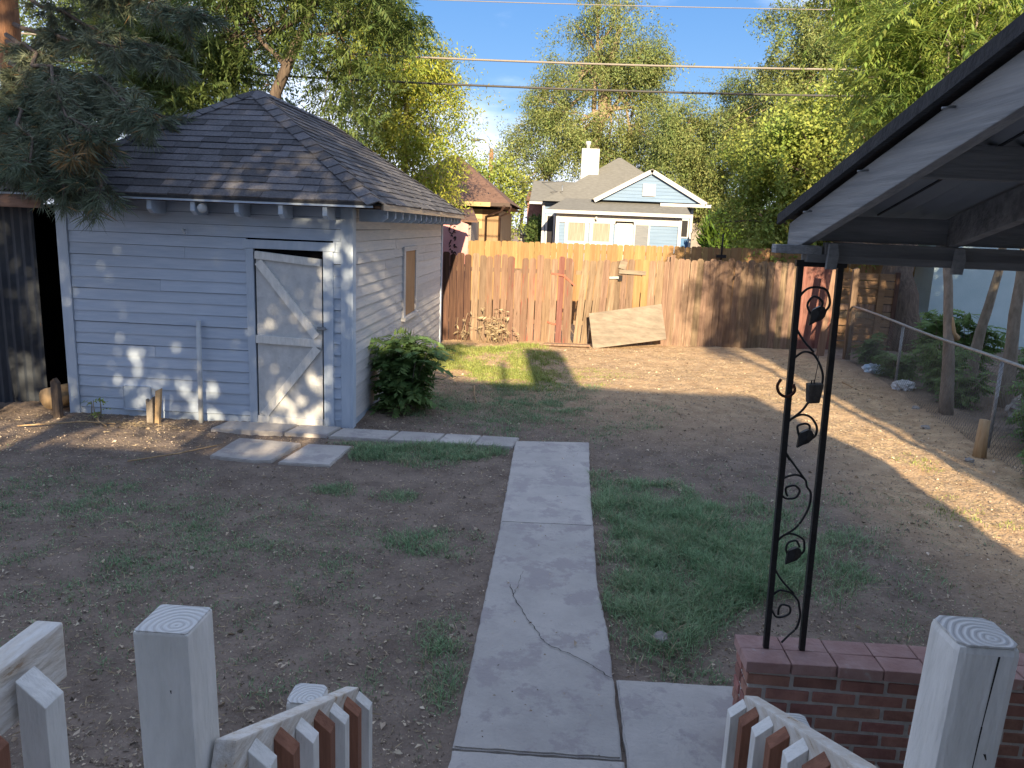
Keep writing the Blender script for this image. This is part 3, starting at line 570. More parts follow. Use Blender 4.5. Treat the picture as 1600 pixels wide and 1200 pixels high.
for a, b in (((-.16, 1.47), (.10, 1.43)), ((.10, 1.43), (.36, 1.22)), ((-.20, .43), (-.02, .38))):
    MB().bar((a[0], fy(a[0]) - .035, a[1]), (b[0], fy(b[0]) - .035, b[1]), .015, .035).build('red_strap', 'red_paint', fence)
# plywood sheet leaning on it, board lying in front
def ply_pts(): return [(.78, 15.95, -.02), (2.35, 16.45, .18), (2.24, 16.83, .89), (.67, 16.33, .67)]
pp = [Vector(p) for p in ply_pts()]; nn = (pp[1] - pp[0]).cross(pp[3] - pp[0]).normalized()
tag(MB().poly(pp, nn, .016).build('plywood_sheet', 'plywood'), 'weathered tan plywood sheet leaning crooked against the old fence', 'plywood')
tag(MB().bar((-.25, 15.98, .03), (.72, 15.93, .05), .14, .035).build('loose_board', 'old_wood'), 'grey loose board lying flat beside the plywood sheet', 'board')
# ------------------------------------------------------------------ new fence behind
nf = thing('cedar_fence', 'newer honey yellow cedar picket fence across the alley', 'fence', (1.5, 20, 0))
x = -4.2
while x < 10:
    h = 2.03 + .012 * (x + 2); link('picket', pk('cedar', .138, round(h + random.choice((-.01, 0, .01)), 2), 0), nf, (x + .07, 20 + random.uniform(-.004, .004), 0), (0, random.uniform(-.004, .004), 0)); x += .1415
for z in (.4, 1.2, 1.85): MB().bar((-4.2, 20.04, z), (10, 20.04, z + .03), .038, .088).build('rail', 'cedar', nf)
# satellite mast behind the new fence
mst = MB().tube([(4.05, 19.9, 1.75), (4.05, 19.9, 2.45)], .022, 6); mst.box(3.92, 4.16, 19.84, 19.9, 1.85, 1.93).build('mast', 'black_paint')
tag(bpy.data.objects['mast'], 'short black metal bracket fixed on top of the cedar fence', 'bracket')
# ------------------------------------------------------------------ pink painted board behind the shed
pb = thing('painted_board', 'pink board with black brush strokes between shed and fence', 'board', (-2.3, 16.6, 0))
MB().poly([(-2.62, 17.0, .3), (-2.02, 17.0, .3), (-2.02, 17.0, 2.42), (-2.62, 17.0, 2.62)], (0, 1, 0), .02).build('panel', 'pink', pb)
st = MB(); rs = random.Random(3)
for k in range(26):
    z = 2.45 - k * .028 + rs.uniform(-.02, .02); xx = -2.44 + .13 * rs.random() + .006 * k * .2
    a = rs.uniform(-1.2, 1.2); l = rs.uniform(.03, .07)
    p = [Vector((xx + l * (t - .5) * math.cos(a), 16.99, z + l * (t - .5) * math.sin(a) + .03 * math.sin(t * 3))) for t in (0, .33, .66, 1)]
    st.tube(p, [.006, .013, .012, .004], 4)
st.build('black_strokes', 'black_paint', pb)['kind'] = 'stuff'
# ------------------------------------------------------------------ slat fence, post, chain link
sf = thing('slat_fence', 'horizontal tan board fence with thin gaps beside the big trunk', 'fence', (6.9, 17.7, 0))
z = .02
for k in range(10):
    h = .165; MB().box(6.32, 7.45, 17.68, 17.71, z, z + h - .018).build('slat', 'slat_wood' if k not in (4, 5) else 'old_wood', sf); z += h + .006
MB().box(7.10, 7.24, 17.645, 17.678, .0, 1.7).build('batten', 'slat_wood', sf)
MB().box(7.45, 7.54, 17.66, 17.74, 0, 1.75).build('post', 'dark_shade_old', sf)
tag(MB().poly([(5.93, 16.0, -.1), (6.05, 16.0, -.1), (6.03, 16.0, 1.82), (5.99, 16.0, 1.87), (5.91, 16.0, 1.83)], (0, 1, 0), .1).build('wooden_post', 'old_wood'), 'weathered grey wooden post where the chain link fence begins', 'post')
tag(MB().bar((5.62, 16.55, -.05), (5.78, 16.62, 1.86), .16, .03, up=(0, 1, 0)).build('leaning_plank', 'old_red'), 'long pinkish plank leaning upright at the fence corner', 'plank')
clf = thing('chain_link_fence', 'sagging chain link fence with steel top rail among the saplings', 'fence', (5.4, 12, 0))
CA, CB = Vector((5.97, 15.95, 0)), Vector((4.75, 5.2, 0)); CH = 1.10
rp = [CA.lerp(CB, t / 12) + Vector((0, 0, CH + .012 * math.sin(t))) for t in range(13)]
MB().tube(rp, .021, 8).build('top_rail', 'galv', clf)
for t in (.28, .62, .95):
    p = CA.lerp(CB, t) + Vector((.05, 0, 0)); MB().tube([p + Vector((0, 0, -.1)), p + Vector((0, 0, CH))], .022, 8).build('post', 'galv', clf)
wm = MB(); Lc = (CB - CA).length; dC = (CB - CA) / Lc; stp = .075; nC = int(Lc / stp); nz = 14
for i in range(-nz, nC):
    for sgn in (1, -1):
        pts = []
        for k in (0, nz):
            u = (i + (k if sgn > 0 else nz - k)) * stp
            zz = k * CH / nz
            pts.append((u, zz))
        (u0, z0), (u1, z1) = pts
        def clip(u0, z0, u1, z1):
            if u1 < u0: u0, z0, u1, z1 = u1, z1, u0, z0
            if u1 < 0 or u0 > Lc: return None
            if u0 < 0: z0 += (z1 - z0) * (0 - u0) / (u1 - u0); u0 = 0
            if u1 > Lc: z1 = z0 + (z1 - z0) * (Lc - u0) / (u1 - u0); u1 = Lc
            return u0, z0, u1, z1
        r_ = clip(u0, z0, u1, z1)
        if r_ and r_[2] - r_[0] > .02:
            a, b = CA + dC * r_[0] + Vector((-.02, 0, r_[1])), CA + dC * r_[2] + Vector((-.02, 0, r_[3])); wm.tube([a, a.lerp(b, .5) + Vector((.03 * math.sin(i * .13), 0, 0)), b], 0.0021, 3, cap=False)
o = wm.build('wire_mesh', 'wire_mesh', clf); o['kind'] = 'stuff'
# ------------------------------------------------------------------ left neighbour: metal shed and brown roof
ms = thing('metal_shed', 'dark corrugated metal shed with brown board roof beside the blue shed', 'shed', (-8, 10, 0))
mb = MB(); n = 120
for i in range(n):
    x0 = -9.6 + 3.25 * i / n; x1 = -9.6 + 3.25 * (i + 1) / n; y0 = 9.1 + .012 * math.sin(i * PI / 2.0); y1 = 9.1 + .012 * math.sin((i + 1) * PI / 2.0)
    mb.add([(x0, y0, -.05), (x1, y1, -.05), (x1, y1, 2.42), (x0, y0, 2.42)], [(0, 1, 2, 3)])
mb.build('corrugated_wall', 'corrugated', ms)
MB().box(-6.6, -5.9, 10.4, 10.45, 0, 2.5).build('gap_shade', 'dark_inside', ms)  # black sheet standing in for shade in the gap between sheds
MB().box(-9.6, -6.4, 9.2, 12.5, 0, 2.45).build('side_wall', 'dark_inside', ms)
MB().hexa([(-10, 8.75, 2.46), (-5.98, 8.75, 2.44), (-6.25, 11.0, 3.50), (-10, 11, 3.60), (-10, 8.75, 2.49), (-5.98, 8.75, 2.47), (-6.25, 11.0, 3.54), (-10, 11, 3.64)]).build('roof', 'brown_roof', ms)
MB().box(-10, -5.97, 8.70, 8.745, 2.40, 2.49).build('fascia', 'brown_eave', ms)
MB().poly([(-7.05, 8.68, 2.56), (-6.88, 8.68, 2.55), (-7.05, 8.68, 2.44)], (0, -1, 0), .02).build('eave_bracket', 'trim_paint', ms)
MB().bar((-10, 11.02, 3.68), (-6.3, 11.02, 3.58), .05, .03).build('ridge_flashing', 'galv', ms)
for k in range(7): 
    y = 9.0 + k * .3; zz = 2.49 + (y - 8.75) / 2.25 * 1.07; MB().bar((-10, y, zz + .02), (-6.05 - .03 * k, y, zz + .0), .30, .008).build('roof_board', 'brown_roof', ms)
tag(MB().tube([(-6.95, 8.5, -.05), (-6.93, 8.52, .5), (-6.98, 8.5, 1.05), (-7.02, 8.5, 1.6)], [.22, .17, .15, .12], 10, wob=.12).build('dead_trunk', 'bark'), 'dark dead trunk standing against the corrugated metal wall', 'tree trunk')
tag(MB().tube([(-6.12, 8.75, .14), (-6.02, 9.15, .14)], [.13, .14], 12, wob=.05).build('log', 'split_wood'), 'short pale log lying at the dark gap beside the shed', 'log')
tag(MB().poly([(-5.86, 8.45, -.05), (-5.77, 8.45, -.05), (-5.78, 8.45, .40), (-5.82, 8.45, .46), (-5.86, 8.45, .42)], (0, 1, 0), .07).build('stake', 'bark'), 'dark rotten stake at the shed left corner', 'stake')
bs = thing('broken_post', 'splintered broken post stub in front of the shed wall', 'post', (-4.66, 8.45, 0))
MB().poly([(-4.72, 8.45, -.05), (-4.65, 8.45, -.05), (-4.64, 8.45, .30), (-4.69, 8.45, .24), (-4.72, 8.45, .27)], (0, 1, 0), .06).build('splinter', 'bark_grey', bs)
MB().poly([(-4.64, 8.47, -.05), (-4.59, 8.47, -.05), (-4.55, 8.47, .40), (-4.61, 8.47, .37)], (0, 1, 0), .05).build('splinter', 'split_wood', bs)
# ------------------------------------------------------------------ blue house
def clap(mb, x0, x1, z0, z1, y, e=.16):
    z = z0
    while z < z1 - .01:
        t = min(z + e, z1); mb.add([(x0, y - .02, z), (x1, y - .02, z), (x1, y - .004, t), (x0, y - .004, t), (x0, y, z), (x1, y, z)], [(0, 1, 2, 3), (4, 5, 1, 0)]); z = t
bh = thing('blue_house', 'small pale blue clapboard house with grey roof and tall white chimney', 'house', (2.5, 38, 0))
w_ = MB(); clap(w_, -.25, 5.55, 0, 3.15, 37.0); w_.box(-.25, 5.55, 37.0, 40, 0, 3.1); w_.build('wall', 'blue_wall', bh)
w_ = MB(); clap(w_, 5.55, 6.35, 0, 3.6, 39.0); w_.box(-.9, 6.35, 39.0, 47, 0, 3.65); w_.build('wall', 'blue_wall', bh)
MB().box(5.62, 6.25, 38.95, 38.98, 0, 2.2).build('lower_wall', 'deep_blue', bh)
def hiproof(x0, x1, y0, y1, z0, xr0, xr1, yr, zr, nm, m='comp_roof', th=.12):
    mb = MB(); c = [(x0, y0, z0), (x1, y0, z0), (x1, y1, z0), (x0, y1, z0), (xr0, yr, zr), (xr1, yr, zr)]
    mb.add(c, [(0, 1, 5, 4), (1, 2, 5), (2, 3, 4, 5), (3, 0, 4)]); mb.add([(a, b, q_ - th) for a, b, q_ in c[:4]], [(3, 2, 1, 0)])
    lo = [(a, b, q_ - th) for a, b, q_ in c[:4]]; return mb, c[:4], lo
mb, t4, l4 = hiproof(-1.0, 6.5, 38.6, 47.5, 3.72, 2.85, 3.0, 43.0, 6.25, 'roof'); mb.build('roof', 'comp_roof', bh)
mb = MB(); mb.add([(-1.65, 39.5, 3.72), (2.0, 39.5, 3.72), (2.0, 42.2, 4.86), (-1.6, 42.2, 4.86), (2, 45, 3.72), (-1.65, 45, 3.72)], [(0, 1, 2, 3), (3, 2, 4, 5)]); mb.build('roof', 'comp_roof', bh)
MB().box(-1.66, 1.9, 39.42, 39.50, 3.58, 3.70).build('fascia', 'house_white', bh)
mb = MB(); mb.hexa([(-.75, 36.6, 3.22), (5.9, 36.6, 3.22), (5.9, 39.0, 3.85), (.2, 39.0, 3.85), (-.75, 36.6, 3.28), (5.9, 36.6, 3.28), (5.9, 39.0, 3.92), (.2, 39.0, 3.92)]); mb.build('roof', 'comp_roof', bh)
MB().box(-.77, 5.92, 36.54, 36.60, 3.12, 3.27).build('fascia', 'house_white', bh)
MB().box(-.25, 5.45, 36.93, 36.975, 2.72, 3.10).build('frieze_board', 'house_white', bh)
# gable
GXc = 4.15
w_ = MB(); z = 3.85
while z < 5.05:
    hw = (5.15 - z) / 1.30 * 2.35; hw2 = max((5.15 - z - .16) / 1.30 * 2.35, .01); w_.add([(GXc - hw, 38.18, z), (GXc + hw, 38.18, z), (GXc + hw2, 38.20, z + .16), (GXc - hw2, 38.20, z + .16)], [(0, 1, 2, 3)]); z += .16
w_.build('gable_wall', 'blue_wall', bh)
for sg in (-1, 1):
    MB().bar((GXc + .06 * sg, 38.06, 5.22), (GXc + 2.65 * sg, 38.06, 3.80), .16, .19).build('rake_board', 'house_white', bh)
    MB().hexa([(GXc, 38.0, 5.31), (GXc + 2.75 * sg, 38.0, 3.84), (GXc + 2.75 * sg, 43, 3.84), (GXc, 43, 5.31), (GXc, 38.0, 5.36), (GXc + 2.75 * sg, 38.0, 3.89), (GXc + 2.75 * sg, 43, 3.89), (GXc, 43, 5.36)]).build('roof', 'comp_roof', bh)
MB().box(GXc + .5, GXc + 2.9, 38.0, 38.15, 3.66, 3.80).build('fascia', 'house_white', bh)
MB().box(3.78, 4.38, 38.10, 38.17, 4.10, 4.66).build('gable_vent', 'house_white', bh)
ch = MB().box(.86, 1.76, 41.2, 42.2, 3, 6.50).build('chimney', 'house_white', bh)
MB().tube([(1.18, 41.7, 6.5), (1.18, 41.7, 6.72), (1.18, 41.7, 6.74), (1.18, 41.7, 6.9)], [.10, .10, .14, .14], 10).build('flue_cap', 'house_white', ch)
MB().tube([(-.05, 39.6, 3.6), (-.05, 39.6, 4.55)], .035, 6).build('vent_pipe', 'galv', bh)
def hwin(x0, x1, z0, z1, m, y=36.96, f=.09):
    wv = MB().box(x0 + f, x1 - f, y - .02, y, z0 + f, z1 - f).build('window', m, bh)
    fm = MB(); fm.box(x0, x1, y - .05, y, z1 - f, z1).box(x0, x1, y - .05, y, z0, z0 + f).box(x0, x0 + f, y - .05, y, z0 + f, z1 - f).box(x1 - f, x1, y - .05, y, z0 + f, z1 - f)
    fm.build('frame', 'house_white', wv); return wv
hwin(.16, 1.26, 1.72, 2.88, 'curtain', f=.16); hwin(1.32, 2.42, 1.74, 2.90, 'curtain', f=.16)
dr = MB().box(2.5, 3.36, 36.93, 36.955, .4, 2.86).build('door', 'house_white', bh); MB().box(2.56, 3.30, 36.915, 36.929, .5, 2.78).build('door_panel', 'house_white', dr); MB().box(2.60, 2.66, 36.89, 36.914, 1.62, 1.70).build('knob', 'galv', dr)
hwin(3.38, 4.12, .9, 2.82, 'grey_screen', f=.07)
MB().box(-.27, -.12, 36.9, 36.97, 0, 3.1).build('corner_board', 'house_white', bh); MB().box(5.42, 5.57, 36.9, 36.97, 0, 3.1).build('corner_board', 'house_white', bh)
MB().box(5.62, 5.74, 38.7, 38.9, 0, 3.6).build('porch_post', 'house_white', bh); MB().box(6.25, 6.38, 38.9, 38.97, 0, 3.65).build('corner_board', 'house_white', bh)
hwin(5.80, 6.22, 2.2, 3.1, 'dark_glass', y=38.96, f=.06)
MB().box(-.98, -.86, 38.9, 39.0, 0, 3.6).build('porch_post', 'house_white', bh)
hwin(-.80, -.32, 1.0, 3.1, 'dark_glass', y=38.97, f=.09)
MB().tube([(1.6, 36.85, 3.02), (1.6, 36.75, 2.95), (1.6, 36.75, 2.87)], [.05, .07, .05], 8).build('porch_lamp', 'house_white', bh)
# ------------------------------------------------------------------ yellow house
yh = thing('tan_house', 'tan board house with brown roof and yellow eave behind the shed', 'house', (-4, 29, 0))
MB().box(-6.5, -2.30, 28.6, 36, 0, 3.0).build('wall', 'tan_wall', yh); MB().box(-3.4, -2.90, 28.58, 28.598, 2.3, 3.0).build('gable_panel', 'yellow_trim', yh)
mb, a, b = hiproof(-7, -1.85, 27.9, 37, 3.22, -4.4, -4.35, 32, 5.2, 'roof'); mb.build('roof', 'brown_roof', yh)
MB().box(-7, -2.55, 27.84, 27.9, 3.08, 3.23).build('fascia', 'yellow_trim', yh); MB().box(-2.55, -1.85, 27.84, 27.9, 3.10, 3.22).build('fascia', 'gutter', yh)
MB().tube([(-2.05, 27.8, 3.1), (-2.2, 28.3, 2.95), (-2.75, 28.5, 2.75), (-2.75, 28.5, .2)], .05, 6).build('downspout', 'gutter', yh)
MB().tube([(-1.84, 28.0, 3.12), (-1.9, 28.3, 2.9), (-2.25, 28.5, 2.75), (-2.25, 28.5, .2)], .05, 6).build('downspout', 'gutter', yh)
lt_ = MB().box(-4.6, -3.0, 26.0, 28.5, 0, 2.55).build('lean_to', 'grey_wall', yh)
MB().hexa([(-4.8, 25.7, 2.52), (-2.75, 25.7, 2.50), (-3.3, 28.55, 3.05), (-4.8, 28.55, 3.1), (-4.8, 25.7, 2.58), (-2.75, 25.7, 2.56), (-3.3, 28.55, 3.12), (-4.8, 28.55, 3.16)]).build('lean_to_roof', 'brown_roof', yh)
# far shed wall and far dark house
fg = thing('far_garage', 'small pale garage far between the two houses', 'garage', (-1.6, 50, 0)); MB().box(-2.6, -.3, 50, 53, 0, 1.9).build('wall', 'house_white', fg); MB().hexa([(-2.8, 49.6, 1.85), (0, 49.6, 1.85), (0, 51.5, 2.5), (-2.8, 51.5, 2.5), (-2.8, 49.6, 1.95), (0, 49.6, 1.95), (0, 51.5, 2.6), (-2.8, 51.5, 2.6)]).build('roof', 'comp_roof', fg)
fh = thing('far_brick_house', 'dark red brick house wall just left of the blue house', 'house', (-1.6, 44, 0)); MB().box(-2.0, -1.0, 45, 52, 0, 4.0).build('wall', 'brick', fh); MB().hexa([(-2.1, 44.8, 3.9), (-.9, 44.8, 3.9), (-.9, 52, 3.9), (-2.1, 52, 3.9), (-2.0, 46, 4.5), (-.9, 46, 4.5), (-.9, 51, 4.5), (-2.0, 51, 4.5)]).build('roof', 'brown_roof', fh)
rh = thing('grey_roofed_house', 'low house with grey brown roof right of the blue house', 'house', (9, 44, 0)); MB().box(6.9, 12, 44, 50, 0, 3.3).build('wall', 'grey_wall', rh); mb, a, b = hiproof(6.6, 12.4, 43.5, 50.5, 3.3, 8.6, 10.5, 47, 4.6, 'roof'); mb.build('roof', 'brown_roof', rh)
# ------------------------------------------------------------------ pale blue stucco building
sb = thing('stucco_garage', 'pale blue stucco garage wall behind the saplings', 'garage', (13, 20, 0))
MB().box(8.86, 18, 19, 26, 0, 3.0).build('wall', 'stucco', sb); MB().box(8.7, 18.3, 18.7, 26.3, 3.0, 3.18).build('roof', 'comp_roof', sb)
# ------------------------------------------------------------------ poles and wires
up_ = thing('utility_pole', 'brown wooden utility pole with a curved street lamp arm', 'pole', (-5.56, 60, 0)); MB().tube([(-5.58, 60, 0), (-5.54, 60, 8.1)], [.22, .16], 8).build('pole', 'pole_wood', up_)
MB().tube([(-5.55, 59.9, 7.9), (-5.75, 59.9, 8.35), (-6.1, 59.9, 8.75), (-6.45, 59.9, 8.72)], .05, 6).build('lamp_arm', 'lamp_metal', up_); MB().tube([(-6.4, 59.9, 8.72), (-6.95, 59.9, 8.66)], [.09, .13], 8).build('lamp_head', 'lamp_metal', up_)
tag(MB().tube([(-3.15, 62, 0), (-3.15, 62, 5.6)], .13, 7).build('wooden_pole', 'pole_wood'), 'thin brown pole in the gap left of the blue house', 'pole')
def wire(pts, r, m, lab, n=40):
    (x0, y0, z0), (x1, y1, z1), sag = pts
    P_ = [(x0 + (x1 - x0) * t / n, y0 + (y1 - y0) * t / n, z0 + (z1 - z0) * t / n - sag * 4 * (t / n) * (1 - t / n)) for t in range(n + 1)]
    mb = MB().tube(P_, r, 6)
    tag(mb.build('overhead_cable', m), lab, 'cable', 'overhead cables along the alley')
wire(((-22, 18.7, 6.95), (25, 18.7, 6.95), .84), .023, 'cable_pale', 'thick pale overhead cable, middle of the three along the alley')
wire(((-22, 18.7, 6.40), (25, 18.7, 6.40), .85), .024, 'cable_dark', 'dark overhead cable bundle, lowest of the three along the alley')
wire(((-22, 19, 8.0), (25, 19, 8.0), .56), .009, 'cable_pale', 'thin pale wire, topmost of the three along the alley')
for k in range(2):
    P_ = [(-8 + 8 * t / 10, 60 - 21 * t / 10, 6.6 - 1.9 * t / 10 - .5 * k - .8 * (t / 10) * (1 - t / 10) * 2) for t in range(11)]
    tag(MB().tube(P_, .016, 4).build('service_wire', 'cable_dark'), 'thin dark service wire dropping to the blue house, %s of the two' % ('upper', 'lower')[k], 'cable', 'service wires to the blue house')
# ------------------------------------------------------------------ brick wall and iron column
bw = thing('brick_wall', 'low red brick porch wall with flat pinkish brick cap', 'wall', (2.5, 3.35, 0))
BX0, BX1, BY0, BY1, BT = .955, 4.0, 3.255, 3.475, .51
MB().box(BX0 + .010, BX1, BY0 + .005, BY1 - .005, -.05, BT - .06).build('mortar_bed', 'mortar', bw)
bm_cache = {}
def brick_obj(x0, x1, y0, y1, z0, z1, m, nm='brick'):
    k = (round(x1 - x0, 3), round(y1 - y0, 3), round(z1 - z0, 3), m)
    if k not in bm_cache:
        hx, hy, hz_ = k[0] / 2, k[1] / 2, k[2] / 2; b = MB().box(-hx, hx, -hy, hy, -hz_, hz_); o = b.build(nm, m, None, origin=(0, 0, 0), bevel=.005); bm_cache[k] = o.data; bpy.data.objects.remove(o)
    j = random.uniform; link(nm, bm_cache[k], bw, ((x0 + x1) / 2, (y0 + y1) / 2 + j(-.003, .003), (z0 + z1) / 2 + j(-.002, .002)), (j(-.010, .010), j(-.018, .018), j(-.010, .010)))
CHT = .067; 
for r in range(7):
    z0 = BT - .062 - (r + 1) * CHT + .004; z1 = z0 + CHT - .0155; off = (0 if r % 2 == 0 else -.105) + random.uniform(-.02, .02) * (r > 0)
    x = BX0 + off
    while x < BX1:
        a, b = max(x, BX0), min(x + .195 + random.uniform(-.006, .004), BX1)
        if b - a > .03: brick_obj(a, b, BY0, BY0 + .095, z0, z1, 'brick'); brick_obj(a, b, BY1 - .095, BY1, z0, z1, 'brick')
        x += .211
    if r % 2: brick_obj(BX0 + .001, BX0 + .093, BY0 + .105, BY1 - .105, z0, z1, 'brick')
x = BX0 - .014
while x < BX1:
    b = min(x + .205, BX1); brick_obj(x, b - .006, BY0 - .014, (BY0 + BY1) / 2 - .003, BT - .054, BT, 'cap_brick', 'cap_brick'); brick_obj(x, b - .006, (BY0 + BY1) / 2 + .003, BY1 + .014, BT - .054, BT - .001, 'cap_brick', 'cap_brick'); x += .2055
ic = thing('iron_column', 'black wrought iron porch column with scrolls and leaves on the brick wall', 'column', (1.12, 3.37, BT))
CYY = 3.375
def cx(z): return 1.06 - (z - BT) * .022
for dx in (0, .166): MB().hexa([(cx(BT) + dx - .0125, CYY - .0125, BT), (cx(BT) + dx + .0125, CYY - .0125, BT), (cx(BT) + dx + .0125, CYY + .0125, BT), (cx(BT) + dx - .0125, CYY + .0125, BT),
                                (cx(2.3) + dx - .0125, CYY - .0125, 2.31), (cx(2.3) + dx + .0125, CYY - .0125, 2.31), (cx(2.3) + dx + .0125, CYY + .0125, 2.31), (cx(2.3) + dx - .0125, CYY + .0125, 2.31)]).build('bar', 'iron', ic, bevel=.002)
MB().box(cx(2.29) - .02, cx(2.29) + .19, CYY - .014, CYY + .014, 2.285, 2.312).build('top_plate', 'iron', ic)
SCR = {
'u1': [(1.12, 1.92), (1.07, 1.97), (1.03, 2.03), (1.02, 2.09), (1.03, 2.15), (1.06, 2.19), (1.1, 2.2), (1.14, 2.19), (1.16, 2.15), (1.16, 2.12), (1.14, 2.09)],
'u1i': [(1.09, 2.08), (1.07, 2.12), (1.08, 2.15), (1.1, 2.16), (1.13, 2.14), (1.13, 2.12)],
'u2': [(1.02, 1.87), (1.05, 1.9), (1.08, 1.92), (1.12, 1.91), (1.15, 1.87), (1.17, 1.82), (1.17, 1.77), (1.16, 1.74), (1.13, 1.71), (1.1, 1.66), (1.06, 1.62)],
'u3': [(1.07, 1.43), (1.04, 1.48), (1.03, 1.54), (1.04, 1.59), (1.06, 1.62), (1.1, 1.64), (1.14, 1.63), (1.17, 1.59), (1.17, 1.55), (1.15, 1.53)],
'u3i': [(1.1, 1.54), (1.09, 1.57), (1.09, 1.59), (1.12, 1.6), (1.14, 1.59), (1.14, 1.56)],
'u3b': [(1.03, 1.5), (1.06, 1.45), (1.1, 1.4), (1.15, 1.34)],
'u4': [(1.08, 1.07), (1.13, 1.11), (1.16, 1.16), (1.18, 1.22), (1.18, 1.28), (1.16, 1.31), (1.15, 1.34), (1.12, 1.36), (1.09, 1.36), (1.05, 1.34), (1.04, 1.3), (1.05, 1.27), (1.07, 1.25), (1.1, 1.25), (1.12, 1.26), (1.13, 1.29), (1.11, 1.31), (1.09, 1.31), (1.07, 1.3), (1.07, 1.28), (1.08, 1.26)],
'u5': [(1.16, 0.79), (1.1, 0.85), (1.06, 0.91), (1.05, 0.96), (1.05, 1.02), (1.07, 1.06), (1.1, 1.08), (1.13, 1.08), (1.17, 1.06), (1.18, 1.03), (1.18, 1.0), (1.16, 0.98)],
'u5i': [(1.11, 0.98), (1.1, 1.01), (1.11, 1.04), (1.14, 1.05), (1.15, 1.04), (1.16, 1.02)],
'u6': [(1.13, 0.54), (1.16, 0.58), (1.19, 0.62), (1.2, 0.68), (1.19, 0.73), (1.18, 0.76), (1.15, 0.79), (1.12, 0.8), (1.09, 0.8), (1.06, 0.77), (1.05, 0.73), (1.07, 0.7), (1.09, 0.67), (1.12, 0.67), (1.15, 0.69), (1.15, 0.72), (1.13, 0.73), (1.11, 0.73), (1.1, 0.71), (1.1, 0.68)]}
def smooth_curve(p, n=6):
    p = [Vector((a, CYY, b)) for a, b in p]; out = []
    for i in range(len(p) - 1):
        p0, p1, p2, p3 = p[max(i - 1, 0)], p[i], p[i + 1], p[min(i + 2, len(p) - 1)]
        for k in range(n):
            t = k / n; out.append(.5 * ((2 * p1) + (p2 - p0) * t + (2 * p0 - 5 * p1 + 4 * p2 - p3) * t * t + (3 * p1 - p0 - 3 * p2 + p3) * t ** 3))
    return out + [p[-1]]
for k, p in SCR.items(): MB().tube(smooth_curve(p), .0052, 6).build('scroll', 'iron', ic)
for lx, lz in ((1.115, 2.085), (1.125, 1.54), (1.135, .985)):
    mb = MB(); ring = []
    prof = [(0, .045), (.028, .038), (.042, .012), (.036, -.015), (.012, -.028), (-.03, -.05), (-.028, -.015), (-.036, .012), (-.022, .036)]
    prof = [(a * .8, b * .8) for a, b in ((-.012, .036), (.008, .046), (.030, .040), (.043, .018), (.038, -.010), (.018, -.028), (-.012, -.042), (-.040, -.062), (-.038, -.025), (-.036, .005), (-.028, .024))]; front = [(lx + a, CYY - .012 - .006 * (abs(a) < .02), lz + b) for a, b in prof]; nF = len(front)
    mb.add(front + [(a, CYY + .004, b) for a, _, b in front] + [(lx, CYY - .026, lz)], [(i, (i + 1) % nF, 2 * nF) for i in range(nF)] + [(i, nF + i, nF + (i + 1) % nF, (i + 1) % nF) for i in range(nF)] + [tuple(range(2 * nF - 1, nF - 1, -1))])
    mb.build('leaf', 'iron', ic)
hk = [(0.985, 1.80), (.972, 1.77), (.982, 1.74), (1.005, 1.725), (1.03, 1.728), (1.048, 1.75), (1.04, 1.78)]
tag(MB().tube([v + Vector((0, -.03, 0)) for v in smooth_curve(hk)], .0065, 6).build('rusty_hook', 'rust'), 'small rusty ring hook hung round the left bar of the iron column', 'hook')
gb = thing('hanging_feeder', 'small dark grey box hanging on a wire inside the iron column', 'feeder', (1.135, CYY - .02, 1.75))
MB().hexa([(1.105, CYY - .05, 1.70), (1.155, CYY - .05, 1.705), (1.158, CYY, 1.705), (1.108, CYY, 1.70), (1.098, CYY - .055, 1.785), (1.162, CYY - .055, 1.79), (1.165, CYY, 1.79), (1.10, CYY, 1.785)]).build('box', 'grey_box', gb, bevel=.006)
MB().tube([(1.13, CYY - .02, 1.78), (1.138, CYY - .015, 1.86), (1.142, CYY, 1.905)], .0016, 4).build('wire', 'iron', gb); MB().tube([(1.115, CYY - .03, 1.785), (1.115, CYY - .03, 1.80), (1.125, CYY - .03, 1.803), (1.127, CYY - .03, 1.787)], .003, 5).build('handle', 'iron', gb)
# ------------------------------------------------------------------ patio roof
pr = thing('patio_roof', 'grey painted lean to patio roof of corrugated panels on timber rafters', 'patio roof', (2.5, 2, 2.3))
SL = .222; rz = lambda y: 2.335 + (3.58 - y) * SL          # underside of rake at y
YH = -.1
def sloped(x0, x1, y0, y1, lo, hi, m, nm, bev=0):          # board following the roof slope
    return MB().hexa([(x0, y1, rz(y1) + lo), (x1, y1, rz(y1) + lo), (x1, y0, rz(y0) + lo), (x0, y0, rz(y0) + lo), (x0, y1, rz(y1) + hi), (x1, y1, rz(y1) + hi), (x1, y0, rz(y0) + hi), (x0, y0, rz(y0) + hi)]).build(nm, m, pr, bevel=bev)
sloped(1.02, 1.06, 3.60, YH, 0, .135, 'patio_wood', 'rake_board', .004)
sloped(.985, 4.05, 3.66, YH, .166, .185, 'dark_roofing', 'roofing')
sloped(.98, 1.0, 3.66, YH, .142, .187, 'dark_roofing', 'roofing_edge')
for x0 in (1.60, 2.55, 3.4): sloped(x0, x0 + .04, 3.45, YH, .0, .125, 'patio_beam', 'rafter', .003)
pm = MB(); k = 0
xg = np.arange(1.065, 4.02, .0235)
for i in range(len(xg) - 1):
    h0 = .150 + .014 * math.sin(i * PI / 2); h1 = .150 + .014 * math.sin((i + 1) * PI / 2)
    pm.add([(xg[i], 3.6, rz(3.6) + h0), (xg[i + 1], 3.6, rz(3.6) + h1), (xg[i + 1], YH, rz(YH) + h1), (xg[i], YH, rz(YH) + h0)], [(3, 2, 1, 0)], sm=True)
